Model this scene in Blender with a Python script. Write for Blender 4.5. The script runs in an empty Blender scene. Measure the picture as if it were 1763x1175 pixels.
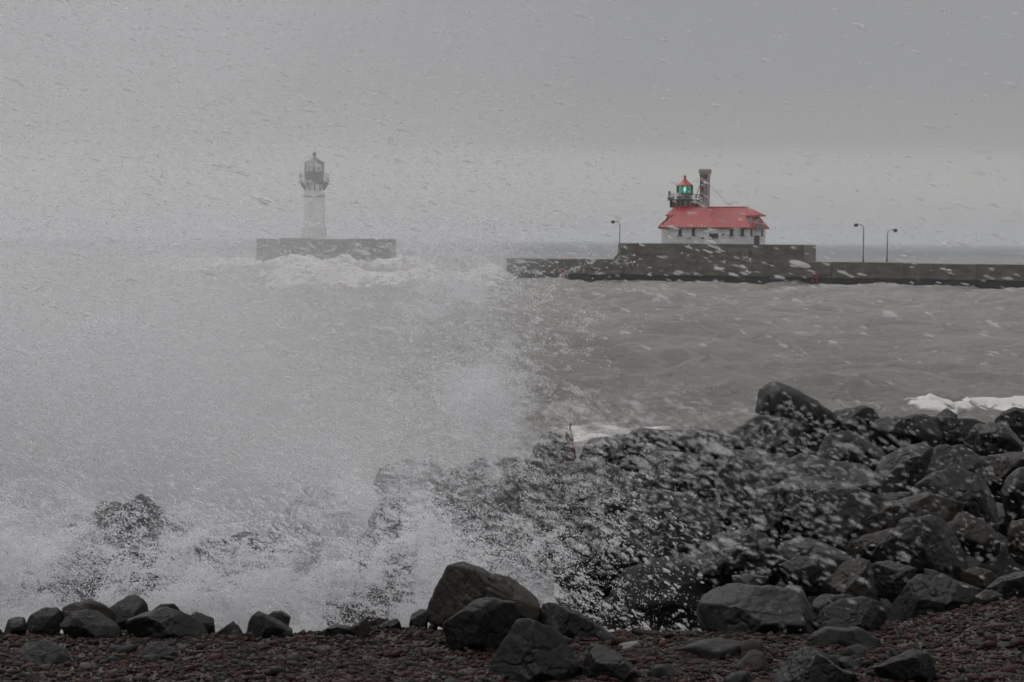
import bpy, bmesh, math, random
import numpy as np
from mathutils import Vector, Matrix, Euler

# ------------------------------------------------------------------ camera, sky, sun, exposure
scene = bpy.context.scene
COL = scene.collection
R = math.radians
FPX, PW, PH = 3250.0, 1763.0, 1175.0          # focal length in photograph pixels, photograph size
CAM_Z = 5.0
ROLL, HOR = R(0.5), 413.0
PITCH = math.atan((PH / 2 - HOR) / FPX)
cam_data = bpy.data.cameras.new('camera')
cam_data.sensor_width = 22.3
cam_data.lens = FPX / PW * 22.3
cam_data.clip_start = 0.3
cam_data.clip_end = 30000
cam_data.dof.use_dof = True
cam_data.dof.focus_distance = 26.0
cam_data.dof.aperture_fstop = (cam_data.lens / 1000) / 0.0080
cam = bpy.data.objects.new('camera', cam_data)
COL.objects.link(cam)
CAM_M = Matrix.Rotation(R(90) - PITCH, 3, 'X') @ Matrix.Rotation(ROLL, 3, 'Z')
cam.matrix_world = Matrix.Translation((0, 0, CAM_Z)) @ CAM_M.to_4x4()
scene.camera = cam


def ray(px, py):
    d = CAM_M @ Vector(((px - PW / 2) / FPX, -(py - PH / 2) / FPX, -1.0))
    return d


def at(px, py, Y):
    """the point at depth Y (metres ahead) that the photograph shows at that pixel"""
    d = ray(px, py)
    t = Y / d.y
    return Vector((d.x * t, Y, CAM_Z + d.z * t))


world = bpy.data.worlds.new('World')
scene.world = world
world.use_nodes = True
wt = world.node_tree
wt.nodes.clear()
SUN_EL, SUN_AZ = R(52), R(-35)
w_out = wt.nodes.new('ShaderNodeOutputWorld')
w_bg = wt.nodes.new('ShaderNodeBackground')
w_sky = wt.nodes.new('ShaderNodeTexSky')
w_sky.sky_type = 'NISHITA'
w_sky.sun_disc = False
w_sky.sun_elevation = SUN_EL
w_sky.sun_rotation = SUN_AZ
w_hsv = wt.nodes.new('ShaderNodeHueSaturation')
w_hsv.inputs['Saturation'].default_value = 0.45
w_tc = wt.nodes.new('ShaderNodeTexCoord')
w_sep = wt.nodes.new('ShaderNodeSeparateXYZ')
w_map = wt.nodes.new('ShaderNodeMapping')
w_map.inputs['Scale'].default_value = (1.6, 1.6, 14.0)
w_noise = wt.nodes.new('ShaderNodeTexNoise')
w_noise.inputs['Scale'].default_value = 1.4
w_noise.inputs['Detail'].default_value = 5
w_noise.inputs['Roughness'].default_value = 0.5
w_add = wt.nodes.new('ShaderNodeMath'); w_add.operation = 'MULTIPLY_ADD'
w_add.inputs[1].default_value = 0.045
w_ramp = wt.nodes.new('ShaderNodeValToRGB')
cr = w_ramp.color_ramp
cr.elements[0].position = 0.0; cr.elements[0].color = (3.35, 3.38, 3.48, 1)
cr.elements[1].position = 1.0; cr.elements[1].color = (7.6, 7.5, 7.7, 1)
for p, c in ((0.012, (3.5, 3.5, 3.55)), (0.03, (3.78, 3.74, 3.72)), (0.044, (3.6, 3.55, 3.56)), (0.053, (3.1, 3.07, 3.12)),
             (0.085, (2.85, 2.83, 2.9)), (0.17, (2.8, 2.78, 2.9)), (0.4, (4.6, 4.55, 4.7))):
    e = cr.elements.new(p); e.color = (*c, 1)
w_mix = wt.nodes.new('ShaderNodeMix'); w_mix.data_type = 'RGBA'
w_mix.inputs[0].default_value = 0.93          # a closed cloud deck, the clear sky hardly comes through
wl = wt.links.new
wl(w_tc.outputs['Generated'], w_sep.inputs[0])
wl(w_tc.outputs['Generated'], w_map.inputs[0])
wl(w_map.outputs[0], w_noise.inputs['Vector'])
w_sub = wt.nodes.new('ShaderNodeMath'); w_sub.operation = 'SUBTRACT'; w_sub.inputs[1].default_value = 0.5
wl(w_noise.outputs[0], w_sub.inputs[0])
wl(w_sub.outputs[0], w_add.inputs[0])
wl(w_sep.outputs[2], w_add.inputs[2])
wl(w_add.outputs[0], w_ramp.inputs[0])
wl(w_sky.outputs[0], w_hsv.inputs['Color'])
wl(w_hsv.outputs[0], w_mix.inputs[6])
wl(w_ramp.outputs[0], w_mix.inputs[7])
wl(w_mix.outputs[2], w_bg.inputs[0])
w_bg.inputs[1].default_value = 0.1
wl(w_bg.outputs[0], w_out.inputs[0])

sun_data = bpy.data.lights.new('sun', 'SUN')
sun_data.energy = 1.2
sun_data.angle = R(40)
sun_data.color = (1.0, 0.98, 0.95)
sun = bpy.data.objects.new('sun', sun_data)
COL.objects.link(sun)
_sd = Vector((math.sin(SUN_AZ) * math.cos(SUN_EL), math.cos(SUN_AZ) * math.cos(SUN_EL), math.sin(SUN_EL)))
sun.rotation_euler = _sd.to_track_quat('Z', 'Y').to_euler()

vs = scene.view_settings
vs.view_transform = 'Standard'
vs.look = 'None'
vs.exposure = 0.0
vs.gamma = 1.0
vs.use_curve_mapping = False
cy = scene.cycles
cy.use_denoising = True
cy.max_bounces = 6
cy.diffuse_bounces = 3
cy.glossy_bounces = 3
cy.transmission_bounces = 4
cy.volume_bounces = 2
cy.transparent_max_bounces = 12
cy.volume_step_rate = 1.0
cy.volume_max_steps = 64
cy.use_adaptive_sampling = True
cy.adaptive_threshold = 0.05
cy.adaptive_min_samples = 12

rng = np.random.default_rng(7)
random.seed(7)

# ------------------------------------------------------------------ helpers


def hash3(ix, iy, iz, seed):
    h = (ix.astype(np.int64) * 374761393 + iy.astype(np.int64) * 668265263 + iz.astype(np.int64) * 2147483647 + seed * 1274126177) & 0xFFFFFFFF
    h = ((h ^ (h >> 13)) * 1274126177) & 0xFFFFFFFF
    h = h ^ (h >> 16)
    return (h & 0xFFFF).astype(np.float64) / 65535.0


def vnoise(p, seed=0):
    """value noise of an (n,3) array, 0..1"""
    i = np.floor(p).astype(np.int64)
    f = p - i
    u = f * f * f * (f * (f * 6 - 15) + 10)
    out = 0
    for dx in (0, 1):
        wx = u[:, 0] if dx else 1 - u[:, 0]
        for dy in (0, 1):
            wy = u[:, 1] if dy else 1 - u[:, 1]
            for dz in (0, 1):
                wz = u[:, 2] if dz else 1 - u[:, 2]
                out = out + wx * wy * wz * hash3(i[:, 0] + dx, i[:, 1] + dy, i[:, 2] + dz, seed)
    return out


def fbm(p, octaves=4, seed=0, gain=0.5):
    a, s, n = 1.0, 0.0, 0.0
    for k in range(octaves):
        s = s + a * (vnoise(p * 2.03 ** k + 17.3 * k, seed + k) - 0.5)
        n += a
        a *= gain
    return s / n * 2


def sstep(a, b, x):
    t = np.clip((x - a) / (b - a), 0, 1)
    return t * t * (3 - 2 * t)


def link(name, me, parent=None, mat=None):
    if mat is not None and not me.materials:
        me.materials.append(mat)
    o = bpy.data.objects.new(name, me)
    COL.objects.link(o)
    if parent is not None:
        o.parent = parent
    return o


def tag(o, label=None, cat=None, group=None, kind=None):
    for k, v in (('label', label), ('category', cat), ('group', group), ('kind', kind)):
        if v:
            o[k] = v
    return o


def empty(name, M):
    o = bpy.data.objects.new(name, None)
    COL.objects.link(o)
    o.matrix_world = M
    o.empty_display_size = 0.5
    return o


def np_mesh(name, verts, faces, smooth=True):
    me = bpy.data.meshes.new(name)
    verts = np.asarray(verts, np.float32)
    faces = np.asarray(faces, np.int32)
    n, k = faces.shape
    me.vertices.add(len(verts))
    me.vertices.foreach_set('co', verts.ravel())
    me.loops.add(n * k)
    me.loops.foreach_set('vertex_index', faces.ravel())
    me.polygons.add(n)
    me.polygons.foreach_set('loop_start', np.arange(0, n * k, k, dtype=np.int32))
    me.update(calc_edges=True)
    me.polygons.foreach_set('use_smooth', np.full(n, smooth))
    return me


class MB:
    """collects shapes in local coordinates (u right, v away, z up) and makes ONE mesh object"""

    def __init__(self):
        self.v, self.f = [], []

    def poly(self, pts):
        b = len(self.v)
        self.v += [tuple(p) for p in pts]
        self.f.append(list(range(b, b + len(pts))))
        return self

    def prism(self, pts, vec):
        """a polygon swept along a vector, closed"""
        n = len(pts)
        vec = Vector(vec)
        b = len(self.v)
        self.v += [tuple(p) for p in pts] + [tuple(Vector(p) + vec) for p in pts]
        self.f.append(list(range(b, b + n))[::-1])
        self.f.append(list(range(b + n, b + 2 * n)))
        for i in range(n):
            j = (i + 1) % n
            self.f.append([b + i, b + j, b + n + j, b + n + i])
        return self

    def box(self, a, c):
        (x0, y0, z0), (x1, y1, z1) = a, c
        return self.prism([(x0, y0, z0), (x1, y0, z0), (x1, y1, z0), (x0, y1, z0)], (0, 0, z1 - z0))

    def tube(self, pts, r, n=8, caps=True):
        pts = [Vector(p) for p in pts]
        rs = r if isinstance(r, (list, tuple)) else [r] * len(pts)
        b = len(self.v)
        for i, p in enumerate(pts):
            t = (pts[min(i + 1, len(pts) - 1)] - pts[max(i - 1, 0)]).normalized()
            a = t.orthogonal().normalized() if abs(t.z) < 0.99 else Vector((1, 0, 0))
            if i and abs(t.z) < 0.99:
                pass
            c = t.cross(a).normalized()
            for k in range(n):
                q = 2 * math.pi * k / n
                self.v.append(tuple(p + rs[i] * (math.cos(q) * a + math.sin(q) * c)))
        for i in range(len(pts) - 1):
            for k in range(n):
                l = (k + 1) % n
                self.f.append([b + i * n + k, b + i * n + l, b + (i + 1) * n + l, b + (i + 1) * n + k])
        if caps:
            self.f.append([b + k for k in range(n)][::-1])
            self.f.append([b + (len(pts) - 1) * n + k for k in range(n)])
        return self

    def lathe(self, prof, c=(0, 0), n=24, off=0.0):
        b = len(self.v)
        for (r, z) in prof:
            for k in range(n):
                q = 2 * math.pi * (k + off) / n
                self.v.append((c[0] + r * math.cos(q), c[1] + r * math.sin(q), z))
        for i in range(len(prof) - 1):
            for k in range(n):
                l = (k + 1) % n
                self.f.append([b + i * n + k, b + i * n + l, b + (i + 1) * n + l, b + (i + 1) * n + k])
        self.f.append([b + k for k in range(n)][::-1])
        self.f.append([b + (len(prof) - 1) * n + k for k in range(n)])
        return self

    def build(self, name, mat, parent=None, smooth=False, bevel=0.0):
        me = bpy.data.meshes.new(name)
        me.from_pydata(self.v, [], self.f)
        bm = bmesh.new()
        bm.from_mesh(me)
        bmesh.ops.recalc_face_normals(bm, faces=bm.faces)
        if bevel:
            bmesh.ops.bevel(bm, geom=list(bm.edges), offset=bevel, segments=1, affect='EDGES', profile=0.5)
        bm.to_mesh(me)
        bm.free()
        if smooth:
            me.polygons.foreach_set('use_smooth', np.full(len(me.polygons), True))
            me.set_sharp_from_angle(angle=R(40))
        return link(name, me, parent, mat)


def material(name):
    m = bpy.data.materials.new(name)
    m.use_nodes = True
    nt = m.node_tree
    nt.nodes.clear()
    out = nt.nodes.new('ShaderNodeOutputMaterial')
    return m, nt, out


def N(nt, kind, **kw):
    n = nt.nodes.new(kind)
    for k, v in kw.items():
        if k.startswith('_'):
            setattr(n, k[1:], v)
        else:
            key = k.replace('__', ' ')
            n.inputs[key].default_value = v
    return n


def surface(name, c0, c1, scale=4.0, rough=(0.5, 0.7), bump=0.3, bump_scale=20.0, detail=6, spec=0.5, stretch=(1, 1, 1), c2=None, coord='Object', objvar=0.0, bump_dist=0.02):
    """a two or three tone weathered surface with fine relief"""
    m, nt, out = material(name)
    L = nt.links.new
    tc = N(nt, 'ShaderNodeTexCoord')
    mp = N(nt, 'ShaderNodeMapping', Scale=stretch)
    L(tc.outputs[coord], mp.inputs[0])
    no = N(nt, 'ShaderNodeTexNoise', Scale=scale, Detail=detail, Roughness=0.6)
    L(mp.outputs[0], no.inputs['Vector'])
    rp = N(nt, 'ShaderNodeValToRGB')
    rp.color_ramp.elements[0].position = 0.36
    rp.color_ramp.elements[1].position = 0.66
    rp.color_ramp.elements[0].color = (*c0, 1)
    rp.color_ramp.elements[1].color = (*c1, 1)
    if c2:
        e = rp.color_ramp.elements.new(0.74)
        e.color = (*c2, 1)
    L(no.outputs[0], rp.inputs[0])
    colour = rp.outputs[0]
    bs = N(nt, 'ShaderNodeBsdfPrincipled')
    bs.inputs['Specular IOR Level'].default_value = spec
    if objvar:
        oi = N(nt, 'ShaderNodeObjectInfo')
        mr = N(nt, 'ShaderNodeMapRange')
        mr.inputs['To Min'].default_value = 1 - objvar
        mr.inputs['To Max'].default_value = 1 + objvar
        L(oi.outputs['Random'], mr.inputs['Value'])
        hs = N(nt, 'ShaderNodeHueSaturation')
        L(mr.outputs[0], hs.inputs['Value'])
        L(colour, hs.inputs['Color'])
        colour = hs.outputs[0]
    L(colour, bs.inputs['Base Color'])
    n2 = N(nt, 'ShaderNodeTexNoise', Scale=bump_scale, Detail=8, Roughness=0.65)
    L(mp.outputs[0], n2.inputs['Vector'])
    mr2 = N(nt, 'ShaderNodeMapRange')
    mr2.inputs['From Min'].default_value = 0.3
    mr2.inputs['From Max'].default_value = 0.7
    mr2.inputs['To Min'].default_value = rough[0]
    mr2.inputs['To Max'].default_value = rough[1]
    L(no.outputs[0], mr2.inputs['Value'])
    L(mr2.outputs[0], bs.inputs['Roughness'])
    bp = N(nt, 'ShaderNodeBump', Strength=bump, Distance=bump_dist)
    L(n2.outputs[0], bp.inputs['Height'])
    L(bp.outputs[0], bs.inputs['Normal'])
    L(bs.outputs[0], out.inputs['Surface'])
    return m


M = {}
M['rock_dark'] = surface('wet_dark_rock', (0.006, 0.0063, 0.0068), (0.021, 0.021, 0.0215), 2.6, (0.36, 0.66), 0.55, 9, objvar=0.3, bump_dist=0.05, spec=0.2)
M['rock_black'] = surface('wet_black_rock', (0.004, 0.004, 0.0045), (0.013, 0.013, 0.0135), 2.4, (0.24, 0.55), 0.5, 9, objvar=0.25, bump_dist=0.05, spec=0.24)
M['rock_gray'] = surface('wet_grey_rock', (0.013, 0.0135, 0.014), (0.036, 0.0355, 0.034), 2.2, (0.36, 0.66), 0.55, 9, objvar=0.25, bump_dist=0.05, spec=0.2)
M['rock_brown'] = surface('wet_brown_rock', (0.01, 0.0078, 0.0058), (0.03, 0.0225, 0.016), 2.4, (0.36, 0.66), 0.55, 9, objvar=0.25, bump_dist=0.05, spec=0.2)
M['rock_pale'] = surface('pale_stone', (0.11, 0.105, 0.1), (0.19, 0.18, 0.165), 3.0, (0.5, 0.7), 0.5, 12, objvar=0.2, spec=0.4)
M['bed'] = surface('dark_rubble_bed', (0.014, 0.013, 0.012), (0.035, 0.03, 0.027), 3.0, (0.5, 0.8), 0.8, 14, coord='Object', bump_dist=0.06)
M['concrete'] = surface('wet_concrete', (0.075, 0.069, 0.054), (0.18, 0.165, 0.135), 0.6, (0.6, 0.85), 0.4, 6, stretch=(1, 1, 2.2), c2=(0.09, 0.09, 0.065), bump_dist=0.03)
M['concrete_pale'] = surface('pale_concrete', (0.15, 0.14, 0.12), (0.24, 0.225, 0.19), 0.8, (0.6, 0.85), 0.4, 6, stretch=(1, 1, 0.5))
M['concrete_base'] = surface('soaked_concrete', (0.012, 0.012, 0.012), (0.03, 0.028, 0.025), 0.7, (0.35, 0.6), 0.4, 6, bump_dist=0.03)
M['concrete_far'] = surface('stained_far_concrete', (0.05, 0.048, 0.044), (0.16, 0.15, 0.14), 0.55, (0.6, 0.85), 0.4, 5, stretch=(0.6, 1, 1.6), bump_dist=0.04)
M['white_wall'] = surface('white_painted_brick', (0.62, 0.62, 0.62), (0.84, 0.84, 0.83), 0.8, (0.55, 0.75), 0.3, 7, stretch=(1, 1, 2.5), bump_dist=0.02)
M['tower_white'] = surface('white_painted_iron', (0.7, 0.7, 0.69), (0.88, 0.88, 0.87), 0.7, (0.5, 0.7), 0.2, 6, stretch=(2.0, 2.0, 0.7))
M['red_roof'] = surface('red_roof_sheet', (0.29, 0.018, 0.02), (0.43, 0.028, 0.032), 1.1, (0.45, 0.6), 0.15, 10)
M['red_paint'] = surface('red_painted_steel', (0.33, 0.04, 0.035), (0.45, 0.07, 0.06), 2, (0.45, 0.6), 0.15, 10)
M['faded_red'] = surface('faded_red_steel', (0.12, 0.05, 0.042), (0.2, 0.075, 0.062), 2, (0.5, 0.7), 0.15, 10)
M['dark_iron'] = surface('dark_painted_iron', (0.03, 0.032, 0.033), (0.06, 0.062, 0.06), 2, (0.4, 0.6), 0.2, 9)
M['grey_iron'] = surface('grey_green_iron', (0.17, 0.19, 0.18), (0.26, 0.28, 0.265), 2, (0.45, 0.6), 0.2, 9)
M['teal_iron'] = surface('teal_painted_metal', (0.05, 0.13, 0.12), (0.08, 0.19, 0.17), 2, (0.4, 0.6), 0.2, 9)
M['galvanised'] = surface('galvanised_post', (0.14, 0.145, 0.145), (0.2, 0.205, 0.2), 3, (0.4, 0.6), 0.2, 9)
M['brick'] = surface('weathered_brick', (0.13, 0.075, 0.062), (0.2, 0.12, 0.1), 2.5, (0.6, 0.8), 0.3, 9)
M['stone_trim'] = surface('pale_stack_trim', (0.26, 0.25, 0.235), (0.4, 0.385, 0.36), 2, (0.6, 0.8), 0.3, 9)
M['window_dark'] = surface('dark_window_glass', (0.03, 0.034, 0.036), (0.05, 0.055, 0.056), 1, (0.1, 0.2), 0.0, 4)
M['window_frame'] = surface('weathered_window_trim', (0.1, 0.095, 0.085), (0.16, 0.15, 0.14), 2, (0.5, 0.7), 0.2, 9)
M['door'] = surface('dark_brown_door', (0.05, 0.042, 0.036), (0.08, 0.066, 0.056), 2, (0.5, 0.7), 0.2, 9)
M['driftwood'] = surface('rusty_splintered_wood', (0.1, 0.045, 0.03), (0.2, 0.095, 0.06), 7, (0.6, 0.8), 0.6, 18, stretch=(4, 4, 1))


def glass_mat(name, tint):
    m, nt, out = material(name)
    g = N(nt, 'ShaderNodeBsdfGlossy', Roughness=0.05, Color=(0.8, 0.9, 0.88, 1))
    t = N(nt, 'ShaderNodeBsdfTransparent', Color=tint)
    mx = N(nt, 'ShaderNodeMixShader')
    mx.inputs[0].default_value = 0.18
    nt.links.new(t.outputs[0], mx.inputs[1])
    nt.links.new(g.outputs[0], mx.inputs[2])
    nt.links.new(mx.outputs[0], out.inputs['Surface'])
    return m


def emit_mat(name, col, s):
    m, nt, out = material(name)
    e = N(nt, 'ShaderNodeEmission', Color=(*col, 1), Strength=s)
    nt.links.new(e.outputs[0], out.inputs['Surface'])
    return m


M['glass'] = glass_mat('lantern_glass', (0.72, 0.86, 0.82, 1))
M['clear_glass'] = glass_mat('clear_lantern_glass', (0.85, 0.86, 0.86, 1))
M['lamp'] = emit_mat('green_beacon_lamp', (0.55, 1.0, 0.86), 1.6)
M['lens'] = emit_mat('green_lit_lens', (0.1, 0.6, 0.45), 0.6)


def drop_mat(name, cover):
    m, nt, out = material(name)
    d = N(nt, 'ShaderNodeBsdfDiffuse', Color=(0.97, 0.97, 0.98, 1))
    t = N(nt, 'ShaderNodeBsdfTranslucent', Color=(0.97, 0.97, 0.98, 1))
    g = N(nt, 'ShaderNodeBsdfGlossy', Roughness=0.25, Color=(1, 1, 1, 1))
    a = N(nt, 'ShaderNodeMixShader'); a.inputs[0].default_value = 0.4
    b = N(nt, 'ShaderNodeMixShader'); b.inputs[0].default_value = 0.06
    tr = N(nt, 'ShaderNodeBsdfTransparent')
    c = N(nt, 'ShaderNodeMixShader'); c.inputs[0].default_value = cover
    L = nt.links.new
    L(d.outputs[0], a.inputs[1]); L(t.outputs[0], a.inputs[2])
    L(a.outputs[0], b.inputs[1]); L(g.outputs[0], b.inputs[2])
    L(tr.outputs[0], c.inputs[1]); L(b.outputs[0], c.inputs[2])
    L(c.outputs[0], out.inputs['Surface'])
    return m


M['drop'] = drop_mat('white_spray_water', 0.42)
M['clot'] = drop_mat('white_water_clots', 0.5)
M['thin'] = drop_mat('thin_blown_spray', 0.2)
M['fine'] = drop_mat('fine_spray', 0.9)


def pebble_mat():
    m, nt, out = material('wet_shingle')
    L = nt.links.new
    at_ = N(nt, 'ShaderNodeAttribute', _attribute_name='tint')
    bs = N(nt, 'ShaderNodeBsdfPrincipled', Roughness=0.65)
    bs.inputs['Specular IOR Level'].default_value = 0.22
    L(at_.outputs['Color'], bs.inputs['Base Color'])
    L(bs.outputs[0], out.inputs['Surface'])
    return m


M['pebble'] = pebble_mat()


def beach_mat():
    m, nt, out = material('fine_shingle_bed')
    L = nt.links.new
    tc = N(nt, 'ShaderNodeTexCoord')
    vo = N(nt, 'ShaderNodeTexVoronoi', Scale=38.0)
    L(tc.outputs['Object'], vo.inputs['Vector'])
    rp = N(nt, 'ShaderNodeValToRGB')
    els = rp.color_ramp.elements
    els[0].color = (0.02, 0.008, 0.006, 1); els[0].position = 0
    els[1].color = (0.025, 0.022, 0.02, 1); els[1].position = 1
    for p, c in ((0.35, (0.03, 0.013, 0.01)), (0.6, (0.017, 0.015, 0.013)), (0.8, (0.037, 0.02, 0.015))):
        e = els.new(p); e.color = (*c, 1)
    sp = N(nt, 'ShaderNodeSeparateColor')
    L(vo.outputs['Color'], sp.inputs[0])
    L(sp.outputs[0], rp.inputs[0])
    bs = N(nt, 'ShaderNodeBsdfPrincipled', Roughness=0.6)
    bp = N(nt, 'ShaderNodeBump', Strength=1.0, Distance=0.02)
    bp.invert = True
    L(vo.outputs['Distance'], bp.inputs['Height'])
    L(bp.outputs[0], bs.inputs['Normal'])
    L(rp.outputs[0], bs.inputs['Base Color'])
    L(bs.outputs[0], out.inputs['Surface'])
    return m


M['beach'] = beach_mat()


def water_mat():
    m, nt, out = material('muddy_storm_water')
    L = nt.links.new
    geo = N(nt, 'ShaderNodeNewGeometry')
    sp = N(nt, 'ShaderNodeSeparateXYZ')
    L(geo.outputs['Position'], sp.inputs[0])
    off = N(nt, 'ShaderNodeMapRange')          # silt near the shore, clearer and bluer offshore
    off.inputs['From Min'].default_value = 320
    off.inputs['From Max'].default_value = 900
    L(sp.outputs[1], off.inputs['Value'])
    mix = N(nt, 'ShaderNodeMix', _data_type='RGBA')
    mix.inputs[6].default_value = (0.29, 0.273, 0.245, 1)
    mix.inputs[7].default_value = (0.07, 0.09, 0.1, 1)
    L(off.outputs[0], mix.inputs[0])
    # patches of stirred up silt
    n0 = N(nt, 'ShaderNodeTexNoise', Scale=0.12, Detail=4)
    L(geo.outputs['Position'], n0.inputs['Vector'])
    mr = N(nt, 'ShaderNodeMapRange')
    mr.inputs['From Min'].default_value = 0.35
    mr.inputs['From Max'].default_value = 0.65
    mr.inputs['To Min'].default_value = 0.85
    mr.inputs['To Max'].default_value = 1.15
    L(n0.outputs[0], mr.inputs['Value'])
    hs = N(nt, 'ShaderNodeHueSaturation')
    L(mix.outputs[2], hs.inputs['Color'])
    L(mr.outputs[0], hs.inputs['Value'])
    # ripples
    mp = N(nt, 'ShaderNodeMapping', Scale=(1.0, 1.0, 1.0))
    L(geo.outputs['Position'], mp.inputs[0])
    n1 = N(nt, 'ShaderNodeTexNoise', Scale=2.0, Detail=9, Roughness=0.75)
    L(mp.outputs[0], n1.inputs['Vector'])
    bp = N(nt, 'ShaderNodeBump', Strength=1.0, Distance=0.42)
    L(n1.outputs[0], bp.inputs['Height'])
    bs = N(nt, 'ShaderNodeBsdfPrincipled', Roughness=0.22)
    bs.inputs['IOR'].default_value = 1.33
    L(hs.outputs[0], bs.inputs['Base Color'])
    L(bp.outputs[0], bs.inputs['Normal'])
    # foam
    fa = N(nt, 'ShaderNodeAttribute', _attribute_name='foam')
    n2 = N(nt, 'ShaderNodeTexNoise', Scale=1.6, Detail=8, Roughness=0.7)
    L(geo.outputs['Position'], n2.inputs['Vector'])
    ad = N(nt, 'ShaderNodeMath', _operation='MULTIPLY_ADD')
    ad.inputs[1].default_value = 1.6
    L(fa.outputs['Fac'], ad.inputs[0])
    sb = N(nt, 'ShaderNodeMath', _operation='SUBTRACT')
    L(n2.outputs[0], sb.inputs[0]); sb.inputs[1].default_value = 1.05
    L(sb.outputs[0], ad.inputs[2])
    fm = N(nt, 'ShaderNodeMapRange')
    fm.inputs['From Min'].default_value = 0.0
    fm.inputs['From Max'].default_value = 0.45
    L(ad.outputs[0], fm.inputs['Value'])
    fb = N(nt, 'ShaderNodeBsdfDiffuse', Color=(0.58, 0.565, 0.54, 1))
    mx = N(nt, 'ShaderNodeMixShader')
    L(fm.outputs[0], mx.inputs[0])
    L(bs.outputs[0], mx.inputs[1]); L(fb.outputs[0], mx.inputs[2])
    L(mx.outputs[0], out.inputs['Surface'])
    return m


M['water'] = water_mat()

# ------------------------------------------------------------------ ground: beach, rock bed, lake


def ground_z(x, y):
    z = 3.4 - 0.08 * y + 0.22 * sstep(2.2, 3.6, x) * sstep(9, 12.5, y)
    crest = 12.25 + 0.35 * sstep(1.2, 3.2, x)
    drop = sstep(crest, crest + 1.5, y)
    right = sstep(-0.8, 1.0, x)
    low = (0.2 * (1 - right) + 1.45 * right)
    z = z * (1 - drop) + low * drop
    z = z - 5.0 * sstep(26.0 - 4 * (1 - right), 40.0, y)
    return z


def build_ground():
    xs = np.concatenate([np.linspace(-60, -9, 14)[:-1], np.linspace(-9, 9, 181), np.linspace(9, 60, 14)[1:]])
    ys = np.concatenate([np.linspace(-30, 6, 10)[:-1], np.linspace(6, 36, 241), np.linspace(36, 60, 8)[1:]])
    X, Y = np.meshgrid(xs, ys)
    p = np.stack([X.ravel(), Y.ravel(), np.zeros(X.size)], 1)
    Z = ground_z(p[:, 0], p[:, 1]) + 0.05 * fbm(p * 1.3, 4, 3) + 0.02 * fbm(p * 6, 2, 5)
    p[:, 2] = Z
    ny, nx = X.shape
    i = np.arange((ny - 1) * (nx - 1))
    r, c = i // (nx - 1), i % (nx - 1)
    a = r * nx + c
    F = np.stack([a, a + 1, a + nx + 1, a + nx], 1)
    me = np_mesh('beach', p, F)
    me.materials.append(M['beach'])
    me.materials.append(M['bed'])
    cen = p[F].mean(1)
    bed = (cen[:, 1] > 12.9).astype(np.int32)
    me.polygons.foreach_set('material_index', bed)
    return tag(link('beach', me), kind='structure')


build_ground()


def lake_height(p):
    x, y = p[:, 0], p[:, 1]
    h = np.zeros(len(p))
    g = np.random.default_rng(11)
    for k in range(26):
        lam = 2.2 * 1.22 ** k if k < 13 else 3.0 * 1.2 ** (k - 13)
        ang = g.normal(R(-70), R(38))
        amp = 0.016 * lam ** 0.9 * g.uniform(0.6, 1.2)
        amp = min(amp * (1.35 if 1.8 < lam < 9 else 1.0), 0.22)
        ph = g.uniform(0, 6.283)
        w = 2 * math.pi / lam
        fade = np.clip(1.6 - y / (lam * 160.0), 0, 1)          # short waves are left to the surface relief far out
        s = np.sin(w * (x * math.cos(ang) + y * math.sin(ang)) + ph + 0.9 * np.sin(0.13 * x + 0.07 * y + k))
        h += amp * fade * (1 - 2 * np.sqrt(np.abs(s) * 0.5 + 0.0005) + 0.0) * (0.55) + amp * fade * 0.5 * s
    gust = 0.7 + 0.6 * vnoise(np.stack([x * 0.03, y * 0.03, 0 * x], 1), 4)
    return h * gust


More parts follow.
